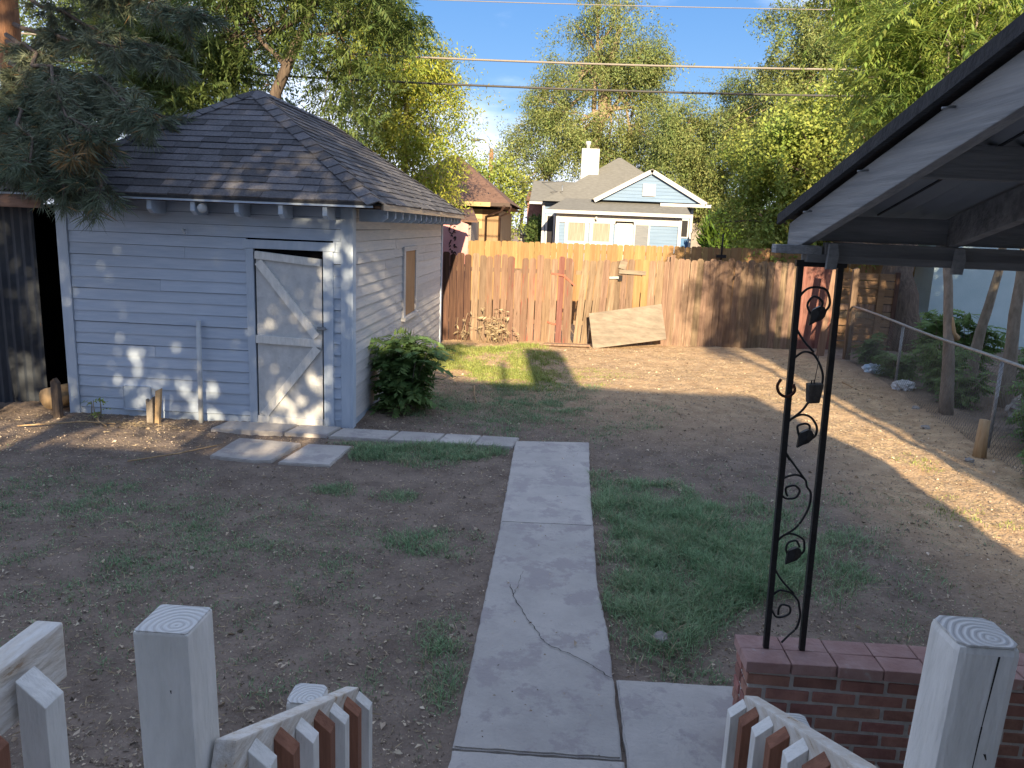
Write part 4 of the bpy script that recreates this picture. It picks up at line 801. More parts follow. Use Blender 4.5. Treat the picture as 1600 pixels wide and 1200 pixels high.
pm.build('corrugated_panel', 'panel_metal', pr)
for sx in (1.32, 1.90, 2.3, 2.85): sloped(sx, sx + .008, 3.4, YH, .132, .138, 'dark_roofing', 'panel_seam')
for y in (2.55, 1.2): MB().box(1.06, 4.0, y - .02, y + .02, rz(y) + .035, rz(y) + .138).build('purlin', 'patio_beam', pr, bevel=.003)
MB().box(1.06, 4.0, 3.36, 3.40, 2.395, 2.50).build('header', 'patio_beam', pr, bevel=.003)
MB().bar((1.10, 3.345, 2.362), (4.0, 3.345, 2.362), .04, .055).build('beam', 'patio_beam', pr, bevel=.004)
MB().bar((1.03, 3.37, 2.322), (4.0, 3.37, 2.318), .08, .034).build('beam', 'patio_beam', pr, bevel=.004)
MB().box(.90, 1.09, 3.33, 3.40, 2.338, 2.374).build('beam_end', 'patio_wood', pr, bevel=.003)
for x0 in (1.105, 1.615): MB().poly([(x0, 3.30, 2.28), (x0 + .04, 3.30, 2.28), (x0 + .046, 3.30, 2.34), (x0 + .035, 3.30, 2.385), (x0 + .005, 3.30, 2.385)], (0, 1, 0), .022).build('bracket', 'patio_wood', pr)
for k in range(5): MB().tube([(.985, 3.3 - k * .55, rz(3.3 - k * .55) + .11), (1.02, 3.3 - k * .55, rz(3.3 - k * .55) + .115)], .004, 5).build('nail', 'galv', pr)
# ------------------------------------------------------------------ stair rails, posts, deck
dk = bpy.data.objects.new('porch_deck', None); COL.objects.link(dk); tag(dk, kind='structure')
for k in range(11): MB().box(-1.8, 1.8, -.55 + k * .14, -.55 + k * .14 + .134, .74, .78).build('plank', 'white_paint', dk)
for k in range(3): MB().box(-.5, .55, 1.0 + k * .27, 1.265 + k * .27, .55 - k * .19, .59 - k * .19).build('tread', 'white_paint', dk)
MB().box(-1.8, 1.8, .93, .98, .55, .738).build('rim_board', 'white_paint', dk)
def post(name, label, cx0, cy0, wd, top, bev, lean=(0, 0), taper=0, m='white_paint'):
    root = thing(name, label, 'post', (cx0, cy0, 0), 'white stair posts'); h = wd / 2
    p0 = [(cx0 - h, cy0 - h), (cx0 + h, cy0 - h), (cx0 + h, cy0 + h), (cx0 - h, cy0 + h)]
    mb = MB(); mb.hexa([(x - lean[0], y - lean[1], -.05) for x, y in p0] + [(x, y, top) for x, y in p0]); o = mb.build('shaft', m, root, bevel=bev)
    e = h - bev * 1.02; pe = [(cx0 - h, cy0 - h + bev), (cx0 - h + bev, cy0 - h), (cx0 + h - bev, cy0 - h), (cx0 + h, cy0 - h + bev), (cx0 + h, cy0 + h - bev), (cx0 + h - bev, cy0 + h), (cx0 - h + bev, cy0 + h), (cx0 - h, cy0 + h - bev)]
    q_ = [(cx0 + (x - cx0) * .965, cy0 + (y - cy0) * .965, top - .001) for x, y in pe]
    MB().poly(q_, (0, 0, 1), .003).build('end_grain', 'cut_white', root)
    return root
post('stair_post', 'square white post with sawn top at the left stair rail', -.593, 1.108, .089, 1.757, .004, lean=(-.03, 0))
post('stair_post', 'tall cracked white post with chamfered corner at the right stair rail', .655, 1.108, .091, 1.828, .012, lean=(.055, 0))
post('newel_post', 'short white newel post at the foot of the left stair rail', -.575, 1.70, .085, 1.235, .012)
post('newel_post', 'short white newel post behind the right stair rail', .665, 1.83, .085, 1.165, .012)
ckm = MB(); cp = bpy.data.objects['stair_post.001']
for (xa, za, xb, zb, w0) in ((.668, 1.815, .661, 1.70, .0016), (.661, 1.70, .657, 1.60, .0012), (.672, 1.655, .676, 1.645, .002), (.655, 1.56, .640, 1.30, .0018), (.664, 1.57, .660, 1.54, .001)):
    ya = 1.0622 ; ckm.add([(xa - w0, ya, za), (xa + w0, ya, za), (xb + w0 * .4, ya, zb), (xb - w0 * .4, ya, zb)], [(3, 2, 1, 0)])
ckm.build('crack', 'crack', cp)
ckm = MB()
for (xa, za, xb, zb, w0) in ((-.580, 1.66, -.5795, 1.654, .0014), (-.625, 1.50, -.624, 1.36, .0006)):
    ckm.add([(xa - w0, 1.0628, za), (xa + w0, 1.0628, za), (xb + w0 * .4, 1.0628, zb), (xb - w0 * .4, 1.0628, zb)], [(3, 2, 1, 0)])
ckm.build('crack', 'crack', bpy.data.objects['stair_post'])
def stair_rail(name, label, xr, y0, z0, y1, z1, side, n, first_white):
    root = thing(name, label, 'railing', (xr, y0, 0), 'stair rails')
    MB().bar((xr, y0, z0 - .02), (xr, y1, z1 - .02), .038, .085).build('handrail', 'worn_white', root, bevel=.004)
    sl_ = (z1 - z0) / (y1 - y0)
    for i in range(n):
        f = (i + .6) / n; y = y0 + (y1 - y0) * (.10 + .90 * i / (n - 1)); zt = z0 + sl_ * (y - y0) + .008 + (0.0)
        xx = xr + side * .0385; m = 'white_paint' if (i % 2 == 0) == first_white else 'redwood'; h = .019
        # 2x2 picket with its top sawn at a slant away from the rail
        zi, zo = (zt, zt - .034)
        z_m, z_p = (zi, zo) if side > 0 else (zo, zi)
        mb = MB().hexa([(xx - h, y - h, .45), (xx + h, y - h, .45), (xx + h, y + h, .45), (xx - h, y + h, .45), (xx - h, y - h, z_m), (xx + h, y - h, z_p), (xx + h, y + h, z_p), (xx - h, y + h, z_m)])
        mb.build('baluster', m, root, bevel=.0015)
    MB().bar((xr, y0, z0 - .78), (xr, y1, z1 - .78), .038, .085).build('bottom_rail', 'white_paint', root)
stair_rail('stair_rail', 'left sloping stair rail with white and brown pickets on its right side', -.52, 1.10, 1.518, 1.90, 1.10, 1, 7, True)
stair_rail('stair_rail', 'right sloping stair rail with white and brown pickets on its left side', .565, 1.12, 1.532, 1.855, 1.190, -1, 7, True)
hr = thing('deck_railing', 'worn white deck handrail with a white baluster at its end', 'railing', (-.72, .5, 0))
MB().bar((-.712, -.5, 1.778), (-.702, .970, 1.778), .040, .088).build('handrail', 'worn_white', hr, bevel=.004)
def dbal(y, m='white_paint'):
    xx, h, zt = -.655, .019, 1.800; MB().hexa([(xx - h, y - h, .76), (xx + h, y - h, .76), (xx + h, y + h, .76), (xx - h, y + h, .76), (xx - h, y - h, zt), (xx + h, y - h, zt - .036), (xx + h, y + h, zt - .036), (xx - h, y + h, zt)]).build('baluster', m, hr, bevel=.0015)
for i, y in enumerate((.875, .77, .665, .56)): dbal(y, 'white_paint' if i % 2 == 0 else 'redwood')
# ------------------------------------------------------------------ own house behind the camera (casts the long shade)
hs = thing('white_house', 'unseen house whose long shade lies over the yard, whitened to bounce light', 'house', (1.2, -4, 0))
MB().box(-1.1, 4.3, -7.5, -.6, 0, 3.05).build('wall', 'house_white', hs)  # wall colour made white to bounce light into the yard
rf = MB().add([(-1.35, -.25, 3.06), (4.6, -.25, 3.06), (4.6, -4.0, 5.63), (-1.35, -4.0, 5.63), (-1.35, -7.8, 3.06), (4.6, -7.8, 3.06)], [(0, 1, 2, 3), (3, 2, 5, 4), (0, 3, 4), (1, 5, 2)]).build('roof', 'comp_roof', hs)
MB().box(1.17, 1.88, -3.9, -3.1, 3.5, 6.58).build('chimney', 'brick', rf); MB().tube([(.72, -3.6, 5), (.72, -3.6, 5.95), (.72, -3.6, 6.1)], [.05, .05, .07], 8).build('vent_pipe', 'galv', rf)
MB().box(-4.2, -1.12, -5.5, -1.0, 0, 2.8).build('shade_wing_wall', 'house_white', hs); MB().box(-8.5, -4.22, -5.0, -1.4, 0, 2.4).build('shade_garage_wall', 'house_white', hs); MB().box(-8.7, -4.3, -5.2, -1.2, 2.4, 2.6).build('shade_garage_roof', 'comp_roof', hs); MB().add([(-4.3, -.6, 2.85), (-1.4, -.6, 2.85), (-1.4, -3.2, 3.7), (-4.3, -3.2, 3.7), (-4.3, -5.8, 2.85), (-1.4, -5.8, 2.85)], [(0, 1, 2, 3), (3, 2, 5, 4), (0, 3, 4), (1, 5, 2)]).build('shade_wing_roof', 'comp_roof', hs)  # wing and garage: unseen masses added to shade the left yard
nh = thing('neighbour_house', 'tall neighbouring house to the right of the yard', 'house', (10, -4, 0))
MB().box(6.5, 14, -8, 0, 0, 5.55).build('wall', 'stucco', nh); MB().add([(6.2, .35, 5.5), (14.3, .35, 5.5), (14.3, -4, 7.9), (6.2, -4, 7.9), (6.2, -8.4, 5.5), (14.3, -8.4, 5.5)], [(0, 1, 2, 3), (3, 2, 5, 4), (0, 3, 4), (1, 5, 2)]).build('roof', 'comp_roof', nh)
# ------------------------------------------------------------------ trees
tree('tree_of_heaven', 'dark green tree of heaven with leaning trunk right behind the blue shed roof', [(-6.3, 17.2, 0), (-6.28, 17.1, 2.5), (-6.25, 17, 5.0), (-5.45, 17, 6.6), (-4.9, 17, 8.5)], .19,
     [((-9.3, 17.5, 5.9), (1.9, 1.3, 1.6)), ((-7.2, 17, 7.0), (1.6, 1.4, 1.5)), ((-5.3, 16.8, 7.6), (1.4, 1.3, 1.4)), ((-4.5, 16.6, 5.2), (1.0, 1.0, 1.1)), ((-3.9, 16.6, 6.6), (.95, .9, 1.2)), ((-7.9, 17, 4.9), (1.3, 1, .9))],
     'leaf_dark', 'bark', 1000, 4, .58, .6, 'frond')
tree('elm_tree', 'tall dark small leaved tree at the far left with sky showing through', [(-11.5, 22, 0), (-11.4, 22, 4), (-11, 22, 7), (-10.6, 22, 10)], .25,
     [((-13.5, 22, 7), (2.2, 2, 2.6)), ((-10.5, 22, 6.8), (2, 1.6, 2.2)), ((-9, 21.5, 8.6), (2.0, 1.6, 2)), ((-8.2, 22, 6), (1.3, 1.2, 1.5)), ((-12.5, 22, 10), (2.5, 2, 2))], 'leaf_dark', 'bark', 2800, 22, .11, .6, droop=.7)
tree('ash_tree', 'sunlit yellow green narrow leaved tree behind the shed ridge', [(-5.0, 24.3, 0), (-5.0, 24.2, 3), (-4.8, 24, 5), (-4.9, 24, 7.5)], .17,
     [((-5.2, 24, 6.5), (1.5, 1.3, 1.5)), ((-4.1, 24, 5.0), (1.15, 1.1, 1.2)), ((-4.2, 24.2, 6.5), (.9, .9, .9)), ((-5.4, 24, 4.6), (1.2, 1, 1.1)), ((-5.9, 24.2, 7.9), (1.2, 1, 1)), ((-4.5, 24, 3.5), (.9, .8, .7))], 'leaf_yellow', 'bark_light', 2300, 22, .13, .55, droop=.8, asp=.30)
tree('street_tree', 'round green tree behind the brown roofed house', [(-4.0, 46, 0), (-4.0, 46, 2.5), (-4.1, 46, 4.5)], .2,
     [((-4.2, 46, 4.9), (1.9, 1.5, 1.7)), ((-3.4, 46, 2.9), (1.5, 1.2, 1.7)), ((-4.9, 46, 3.2), (1.3, 1.2, 1.6))], 'leaf_mid', 'bark', 900, 16, .2, .6)
tree('willow_elm', 'tall airy elm with pale trunk above the blue house chimney', [(1.5, 48, 0), (1.5, 48, 4.2), (1.75, 48, 7.2), (2.2, 48, 10.5), (2.8, 48, 14)], .55,
     [((.1, 48, 8.4), (2.8, 2.2, 2.3)), ((-1.9, 48, 7.4), (1.9, 1.8, 2.0)), ((1.9, 48, 12.4), (3.5, 2.5, 2.7)), ((4.3, 48, 9.6), (2.2, 2, 2.2)), ((2.6, 48, 6.6), (2.8, 2.2, 1.8)), ((1.6, 48, 15.3), (2.0, 1.8, 1.4)), ((-1.7, 48, 5.2), (1.5, 1.3, 1.6)), ((4.6, 48, 6.6), (1.8, 1.5, 1.8)), ((-1.0, 48, 10.0), (1.7, 1.5, 1.5)), ((4.2, 48, 12.2), (1.5, 1.4, 1.5))],
     'leaf_elm', 'bark_light', 5000, 24, .155, .75, droop=.85, asp=.38, clump=.42, cdiv=20)
tree('willow_elm', 'leaning elm with forked pale branches right of the blue house', [(8.2, 44, 0), (8.1, 44, 3.6), (7.3, 44, 5.6), (6.6, 44, 8)], .35,
     [((6.4, 44, 7.6), (1.8, 1.6, 1.9)), ((8.1, 44, 6.4), (2.0, 1.7, 1.7)), ((9.6, 44, 8.8), (1.9, 1.7, 2.2)), ((6.1, 44, 4.9), (1.6, 1.3, 1.1)), ((8.6, 44, 4.4), (1.6, 1.3, 1.1))],
     'leaf_elm', 'bark_light', 3700, 24, .155, .68, droop=.8, asp=.36, clump=.42, cdiv=20)
tree('elm_tree', 'tall yellow green elm crown rising behind the cables at the right', [(12.5, 40, 0), (12.5, 40, 4), (12.3, 40, 8), (12, 40, 12)], .4,
     [((11.3, 40, 11.6), (2.2, 2, 2.2)), ((14.3, 40, 12), (2.6, 2, 2.6)), ((12.4, 40, 8.3), (2.7, 2.1, 2.0)), ((17.3, 40, 10), (2.8, 2.3, 3.5)), ((9.7, 40.5, 7.9), (1.6, 1.5, 1.8)), ((10.4, 40, 6), (2, 1.6, 1.6)), ((15.2, 40, 7.2), (2.6, 2, 2.2)), ((12.7, 40, 14.6), (2.4, 2, 1.8))],
     'leaf_elm', 'bark_light', 5600, 24, .16, .65, droop=.6, asp=.4, clump=.42, cdiv=20)
tree('broad_tree', 'broad bushy tree with a massive rough trunk beside the slat fence', [(7.95, 18.3, -.1), (7.93, 18.35, 1.2), (7.85, 18.8, 2.6), (7.4, 19.8, 3.8)], .46,
     [((5.5, 21, 4.3), (1.3, 1.2, 1.2)), ((6.8, 20.7, 4.9), (1.4, 1.2, 1.3)), ((5.35, 21, 3.0), (1.15, 1, 1.0)), ((6.9, 20.5, 3.4), (1.4, 1.1, 1.1)), ((8.3, 20.7, 5.2), (1.6, 1.2, 1.4)), ((6.2, 21, 5.3), (1.0, .9, .8)), ((9.8, 21, 5), (1.6, 1.2, 1.6)), ((5.7, 21, 2.25), (1.2, .9, .6)), ((7.2, 20.6, 2.5), (1.2, .9, .8))],
     'leaf_mid', 'bark', 3900, 21, .105, .4, droop=.3, asp=.6, r1=.22)
heaven = 'trees of heaven along the chain link fence'
tree('tree_of_heaven', 'slim grey sapling nearest the steel rail twig, first of three', [(5.62, 11.05, -.05), (5.50, 11.05, 1.1), (5.34, 11.1, 2.2), (5.15, 11.2, 3.6), (5.0, 11.3, 5.2)], .085,
     [((5.05, 11.3, 4.9), (.85, .8, 1.0)), ((4.45, 11.4, 4.5), (.65, .7, .75)), ((5.4, 11.2, 5.8), (.8, .7, .8)), ((4.5, 11.6, 5.6), (.6, .6, .6))], 'leaf_heaven', 'bark_grey', 304, 3, .46, .5, 'frond', group=heaven)
tree('tree_of_heaven', 'slim sapling with a sunlit patch on its trunk, middle of three', [(7.1, 13.5, -.05), (7.2, 13.45, 1.0), (7.32, 13.4, 2.2), (7.0, 13.4, 3.8), (6.3, 13.4, 5.4)], .095,
     [((5.6, 13.4, 5.7), (1.2, .9, 1.1)), ((4.5, 13.5, 6.1), (.9, .8, .8)), ((6.9, 13.5, 5.2), (1.1, .9, 1.2)), ((5.0, 13.4, 4.8), (.9, .8, .7)), ((3.9, 13.6, 6.9), (.9, .8, .7))], 'leaf_heaven', 'bark_grey', 478, 3, .46, .5, 'frond', group=heaven)
tree('tree_of_heaven', 'thick sapling at the right edge under the patio roof, last of three', [(6.75, 11.7, -.05), (6.72, 11.7, 1.0), (6.68, 11.7, 2.3), (6.6, 11.7, 4.2), (6.3, 11.8, 5.6)], .105,
     [((6.3, 11.8, 5.2), (.95, .8, 1.2)), ((7.0, 11.7, 4.4), (.9, .8, 1.0)), ((5.8, 11.6, 6.2), (.8, .7, .8))], 'leaf_heaven', 'bark_grey', 333, 3, .46, .5, 'frond', group=heaven)
for a, b in (((6.68, 11.7, 2.9), (5.75, 11.5, 5.0)), ((6.68, 11.7, 2.9), (6.5, 11.6, 5.2)), ((5.9, 13.2, 3.4), (4.9, 13.2, 4.9))): pass
# pine at the left
pine = thing('pine_tree', 'ponderosa pine with orange bark and drooping needle branches at the far left', 'tree', (-8.8, 12.5, 0))
tr = MB().tube([(-8.85 + .02 * math.sin(k), 12.5, k * 1.1 - .1) for k in range(13)], [.21 - .008 * k for k in range(13)], 10, wob=.07); tr.build('trunk', 'bark_orange', pine)
bm_ = MB(); NP, ND, NL = [], [], []; dry = []
def pine_branch(a, b, sag, tw, dens=1.0, r=.035):
    pts = curve_pts(a, b, 8, sag, .06); bm_.tube(pts, [r * (1 - .8 * k / 8) + .004 for k in range(9)], 6)
    L_ = (Vector(b) - Vector(a)).length
    for k in range(int(14 * L_ * dens)):
        t = random.uniform(.22, 1); i = min(int(t * 8), 7); p = pts[i].lerp(pts[i + 1], t * 8 - i)
        d = Vector((random.uniform(-1, 1), random.uniform(-1, 1), random.uniform(-.9, .35))).normalized() * .7 + (pts[i + 1] - pts[i]).normalized() * .6
        e = p + d * random.uniform(.12, tw); e.z -= .06; bm_.tube([p, p.lerp(e, .5) + Vector((0, 0, .03)), e], [.006, .005, .003], 4, cap=False)
        for q in range(5):
            c = p.lerp(e, .3 + .7 * q / 4); n = 20
            dd = nrm(RNG.normal(size=(n, 3)) * .75 + np.array(d) * 1.1 - np.array([0, 0, .35])); NP.append(np.repeat(np.array(c)[None], n, 0) + RNG.normal(scale=.012, size=(n, 3))); ND.append(dd); NL.append(RNG.uniform(.12, .21, (n, 1)))
for a, b, s_, tw in (((-8.7, 12.3, 4.5), (-5.0, 9.6, 3.55), -.03, .42), ((-8.2, 11.9, 4.35), (-6.0, 9.6, 3.35), -.02, .4), ((-8.7, 12.2, 4.4), (-4.75, 7.9, 2.64), .02, .40), ((-8.7, 12.2, 4.3), (-5.15, 7.9, 2.60), .02, .40), ((-8.7, 12.2, 4.6), (-5.0, 7.9, 2.95), .02, .42), ((-8.7, 12.2, 4.5), (-5.5, 7.9, 2.85), .02, .42), ((-8.7, 12.2, 4.3), (-5.75, 8.0, 2.72), .02, .4), ((-8.7, 12.2, 5.0), (-4.9, 8.0, 3.22), .02, .42), ((-8.7, 12.2, 4.9), (-4.15, 8.1, 3.38), 0, .42),
                     ((-8.7, 12.4, 5.8), (-4.9, 9.8, 4.3), -.02, .5), ((-8.7, 12.4, 6.2), (-4.4, 9.7, 4.75), -.02, .5), ((-8.7, 12.4, 5.2), (-5.5, 9.6, 4.35), 0, .45), ((-8.7, 12.5, 7), (-5.6, 10.2, 5.3), 0, .5), ((-8.8, 12.5, 6.9), (-6.9, 10.2, 5.6), 0, .5)):
    pine_branch(a, b, s_, tw, .85)
bm_.build('branches', 'bark', pine)
NPa, NDa, NLa = np.concatenate(NP), np.concatenate(ND), np.concatenate(NL)
S_ = nrm(np.cross(NDa, RNG.normal(size=NDa.shape))) * .0028; org = np.array([-8.8, 12.5, 0])
Vn = np.stack([NPa - S_, NPa + S_, NPa + NDa * NLa * .6 + S_ - np.array([0, 0, .006]), NPa + NDa * NLa - np.array([0, 0, .025])], 1) - org
dm = RNG.random(len(Vn)) < .04; near_dry = (np.abs(NPa[:, 0] + 4.95) < .22) & (NPa[:, 2] > 2.85) & (NPa[:, 2] < 3.12) & (RNG.random(len(Vn)) < .55); dm |= near_dry
link('needles', fast_mesh('needles', Vn[~dm], 'needle'), pine, org); link('dry_needles', fast_mesh('dry_needles', Vn[dm], 'needle_dry'), pine, org)
# trees behind the camera that dapple the shed and the fence
yt = 'yard trees shading the shed'
tree('shade_tree', 'dense tree behind the added house wing that dapples the shed', [(-4.5, -3.2, 0), (-4.5, -3.2, 2.5), (-4.4, -3.1, 4.5), (-4.5, -3, 7)], .22,
     [((-4.6, -3, 5.9), (2.6, 1.4, 1.6)), ((-2.9, -3, 6.8), (1.3, 1.2, 1.9)), ((-5.0, -3, 8.0), (2.5, 1.5, 1.7)), ((-7.8, -3, 6.2), (1.9, 1.4, 1.9)), ((-3.6, -3, 9.2), (1.8, 1.3, 1.4)), ((-2.6, -3, 5.2), (.9, 1, 1.1)), ((-2.15, -3, 5.4), (.55, .8, 1.1)), ((-2.0, -3, 7.6), (.6, .8, 1.0)), ((-1.62, -3, 6.9), (.42, .6, .8)), ((-3.2, -3, 8.0), (1.4, 1.2, 1.2))],
     'leaf_dark', 'bark', 1000, 30, .18, .40, group=yt, asp=.65, clump=1.3)
tree('shade_tree', 'tall tree behind the added house wing with a high crown', [(-7.5, -3.5, 0), (-7.5, -3.5, 5), (-7.2, -3.2, 9), (-7, -3, 12)], .28,
     [((-6.6, -3, 11), (2.2, 1.6, 2.0)), ((-7.6, -3, 13.2), (2.4, 1.7, 2.0)), ((-9.8, -3, 9.4), (2.2, 1.6, 3.4))], 'leaf_dark', 'bark', 1000, 24, .18, .55, group=yt, asp=.6)
tree('shade_tree', 'loose tree between the white house and its neighbour', [(5.55, -1.8, 0), (5.55, -1.8, 3), (5.5, -1.5, 5.5), (5.4, -1.2, 6.5)], .10,
     [((5.4, -1, 7.0), (1.0, .8, 1.0)), ((6.1, -1, 7.8), (1.0, .8, .9))], 'leaf_dark', 'bark', 190, 18, .14, .4, group=yt, asp=.5)
tree('shade_tree', 'unseen spreading tree added at the right to shade the pale garage wall', [(10.8, 6, 0), (10.8, 6, 3), (10.7, 6, 6)], .2, [((10.6, 6, 6.0), (2.4, 2, 2.2)), ((13, 6, 6.4), (2.6, 2, 2.4)), ((8.7, 6, 5.3), (1.35, 1.2, 1.35))], 'leaf_dark', 'bark', 1100, 28, .2, .5, group=yt, asp=.6, clump=1.1)  # out-of-view crown added to shade wall, slats and big trunk
# ------------------------------------------------------------------ bushes and weeds
def bush(name, label, x, y, h, r, n, L_, m='leaf_bush', group=None, cat='bush', stems=6, pairs=8):
    root = thing(name, label, cat, (x, y, 0), group); sm2 = MB(); P_, D_ = [], []
    for k in range(stems):
        a = random.uniform(0, 2 * PI); rr_ = r * random.uniform(.1, .8); top = Vector((x + math.cos(a) * rr_, y + math.sin(a) * rr_, h * random.uniform(.65, 1)))
        pts = curve_pts((x + math.cos(a) * .06, y + math.sin(a) * .06, -.02), top, 4, 0, .08); sm2.tube(pts, [.012, .010, .008, .006, .003], 5)
        for q_ in range(max(2, n // stems)):
            t = random.uniform(.15, 1); i = min(int(t * 4), 3); p = pts[i].lerp(pts[i + 1], t * 4 - i); b = random.uniform(0, 2 * PI)
            P_.append(p); D_.append((math.cos(b), math.sin(b), random.uniform(.05, .8)))
    sm2.build('stems', 'bark_grey', root); P_, D_ = np.array([tuple(p) for p in P_]), np.array(D_)
    V = fronds(P_, D_, RNG.uniform(.6, 1.1, len(P_)) * L_, pairs, asp=.50, droop=.45, lw=.36) - np.array([x, y, 0]); link('foliage', fast_mesh('foliage', V, m), root, (x, y, 0)); return root
bush('leafy_shrub', 'dark green feathery shrub growing against the shed side wall', -1.93, 9.75, 1.05, .50, 260, .40, stems=14)
wg = 'green weeds along the chain link fence'
for (x, y, h, r, n, L_, lab) in ((7.35, 15.0, 1.15, .5, 60, .42, 'weedy shrub at the foot of the big rough trunk'), (7.75, 14.6, 1.25, .5, 50, .45, 'mid green shrub against the pale blue garage wall'), (6.35, 12.7, .85, .45, 60, .36, 'low weed clump at the foot of the first sapling'),
                                 (7.5, 11.9, .95, .5, 60, .4, 'dark weed clump between the second and third saplings'), (6.25, 9.9, .8, .45, 55, .36, 'leafy weed just behind the pale stump'), (5.75, 9.0, .75, .4, 60, .34, 'bright green weed right beside the pale stump'),
                                 (6.5, 8.6, .7, .45, 50, .34, 'dense weed under the right end of the steel rail'), (8.4, 12.9, 1.5, .6, 60, .45, 'dark shrub far right before the pale blue wall'), (6.1, 13.9, .55, .4, 45, .3, 'low weed behind the chain link near the slat fence'),
                                 (5.15, 8.0, .38, .25, 26, .24, 'small weed at the right edge of the lit ground'), (6.2, 15.4, .6, .35, 36, .3, 'weed at the base of the grey wooden post'), (7.9, 10.2, 1.2, .6, 60, .42, 'shrub at the right edge behind the third sapling'), (6.0, 11.6, .6, .4, 45, .3, 'dusky weed between the white bag and the first sapling')):
    bush('weed', lab, x, y, h, r, int(n * 2.7), L_, 'leaf_bush', wg, 'weed', 9, 7)
bush('sprout', 'small green sprout at the foot of the shed wall', -5.33, 8.42, .30, .12, 10, .16, 'leaf_mid', None, 'weed', 3, 3)
jr = thing('juniper', 'bright green juniper bush beside the blue house', 'bush', (7.2, 36, 0)); Pj, Dj, _ = in_blobs([((7.1, 36, 2.2), (.75, .7, 1.1)), ((7.9, 36, 1.7), (.8, .7, 1.0))], 2600)
link('foliage', fast_mesh('foliage', leaves(Pj, Dj * .6 + np.array([0, 0, .8]) + RNG.normal(scale=.3, size=Pj.shape), RNG.uniform(.2, .45, (2600, 1)), .3) - np.array([7.2, 36, 0]), 'leaf_juniper'), jr, (7.2, 36, 0)); MB().tube([(7.3, 36, 0), (7.3, 36, 1.6)], .08, 6).build('trunk', 'bark', jr)
for (x, y, zc, rx, rzz, lab) in ((8.9, 30, 1.6, 1.0, 1.3, 'dark shrub behind the cedar fence at the right'), (-1.35, 42, 2.0, .55, 1.1, 'dark green shrub left of the blue house porch')):
    r_ = thing('round_shrub', lab, 'bush', (x, y, 0)); Pj, Dj, _ = in_blobs([((x, y, zc), (rx, .8, rzz))], 1800); link('foliage', fast_mesh('foliage', leaves(Pj, Dj + RNG.normal(scale=.5, size=Pj.shape), RNG.uniform(.12, .25, (1800, 1)), .5) - np.array([x, y, 0]), 'leaf_dark'), r_, (x, y, 0)); MB().tube([(x, y, 0), (x, y, zc)], .07, 6).build('trunk', 'bark', r_)
# stump, rocks, bags
tag(MB().tube([(4.98, 8.92, -.05), (4.97, 8.92, .2), (4.98, 8.93, .44)], [.075, .065, .06], 9, wob=.1).build('stump', 'split_wood'), 'pale cut stump standing in front of the bright weed', 'stump')
def lump(name, label, cat, loc, r, m, n=2, sq=(1, 1, .6)):
    bm = bmesh.new(); bmesh.ops.create_icosphere(bm, subdivisions=n, radius=r)
    for v in bm.verts: v.co = Vector((v.co.x * sq[0], v.co.y * sq[1], v.co.z * sq[2])) * random.uniform(.72, 1.2)
    me = bpy.data.meshes.new(name); bm.to_mesh(me); bm.free(); setm(me, m); o = link(name, me, None, loc); return tag(o, label, cat)
lump('plastic_bag', 'crumpled white plastic bag on the shady ground by the fence', 'bag', (5.72, 12.7, .10), .17, 'bag_white', 3)
lump('plastic_bag', 'crumpled bluish plastic bag near the slat fence', 'bag', (5.85, 14.3, .09), .19, 'bag_blue', 3)
lump('rock', 'grey rock lying in the weeds under the steel rail', 'rock', (6.6, 10.9, .15), .22, 'rock', 3, (1, 1, 1))
for (x, y, r, lab) in ((5.35, 11.4, .07, 'small grey stone left of the first sapling'), (4.95, 10.2, .06, 'small stone on the lit ground edge'), (4.75, 8.7, .05, 'flat small stone below the stump'), (.72, 4.28, .055, 'grey foil scrap on soil beside the walk')):
    lump('stone', lab, 'stone', (x, y, .015), r, 'rock', 2)
tw = MB(); 
def twig(pts, r, lab, m='split_wood'): tag(MB().tube(pts, r, 5).build('twig', m), lab, 'twig')
twig([(-1.05, 10.3, .02), (-1.12, 10.7, .03), (-1.2, 11.4, .02)], .010, 'pale dry stick lying in the grass beside the shrub')
twig([(-5.9, 7.9, .03), (-5.3, 8.15, .05), (-4.95, 8.2, .03)], .008, 'long pale dry stem on lit soil before the shed')
twig([(-5.35, 8.5, .06), (-5.15, 8.2, .05), (-5.0, 8.1, .03)], .007, 'thin dry stem crossing near the patch panel')
twig([(-4.1, 6.95, .02), (-3.75, 7.25, .03), (-3.5, 7.6, .03)], .008, 'bent twig on dark soil left of the flat stones')
twig([(5.0, 12.6, .0), (4.95, 13.3, .02)], .012, 'pale stick on the shady dirt right of the column')
twig([(5.6, 11.05, 1.12), (5.52, 11.0, 1.2), (5.45, 10.95, 1.42)], [.05, .03, .012], 'dry forked branch stub caught on the steel rail', 'split_wood')
# dry weeds at the old fence
dwr = thing('dry_weeds', 'tall dry straw coloured weeds at the foot of the old fence', 'weeds', (-1.3, 16.1, 0)); dws = MB(); Pd, Dd_ = [], []
for k in range(34):
    x = random.choice((-1.85, -1.3, -1.25, -.9)) + random.gauss(0, .13); h = random.uniform(.25, .72); top = Vector((x + random.uniform(-.15, .15), 16.05 + random.uniform(-.08, .08), h))
    pts = curve_pts((x, 16.08, 0), top, 3, .05, .1); dws.tube(pts, [.006, .005, .004, .003], 4)
    for q_ in range(7): Pd.append(tuple(pts[random.randint(1, 3)])); Dd_.append((random.uniform(-1, 1), random.uniform(-1, 1), random.uniform(-.6, .4)))
dws.build('stems', 'straw', dwr); Pd = np.array(Pd); link('leaves', fast_mesh('leaves', leaves(Pd, np.array(Dd_), RNG.uniform(.06, .14, (len(Pd), 1)), .3) - np.array([-1.3, 16.1, 0]), 'straw'), dwr, (-1.3, 16.1, 0))
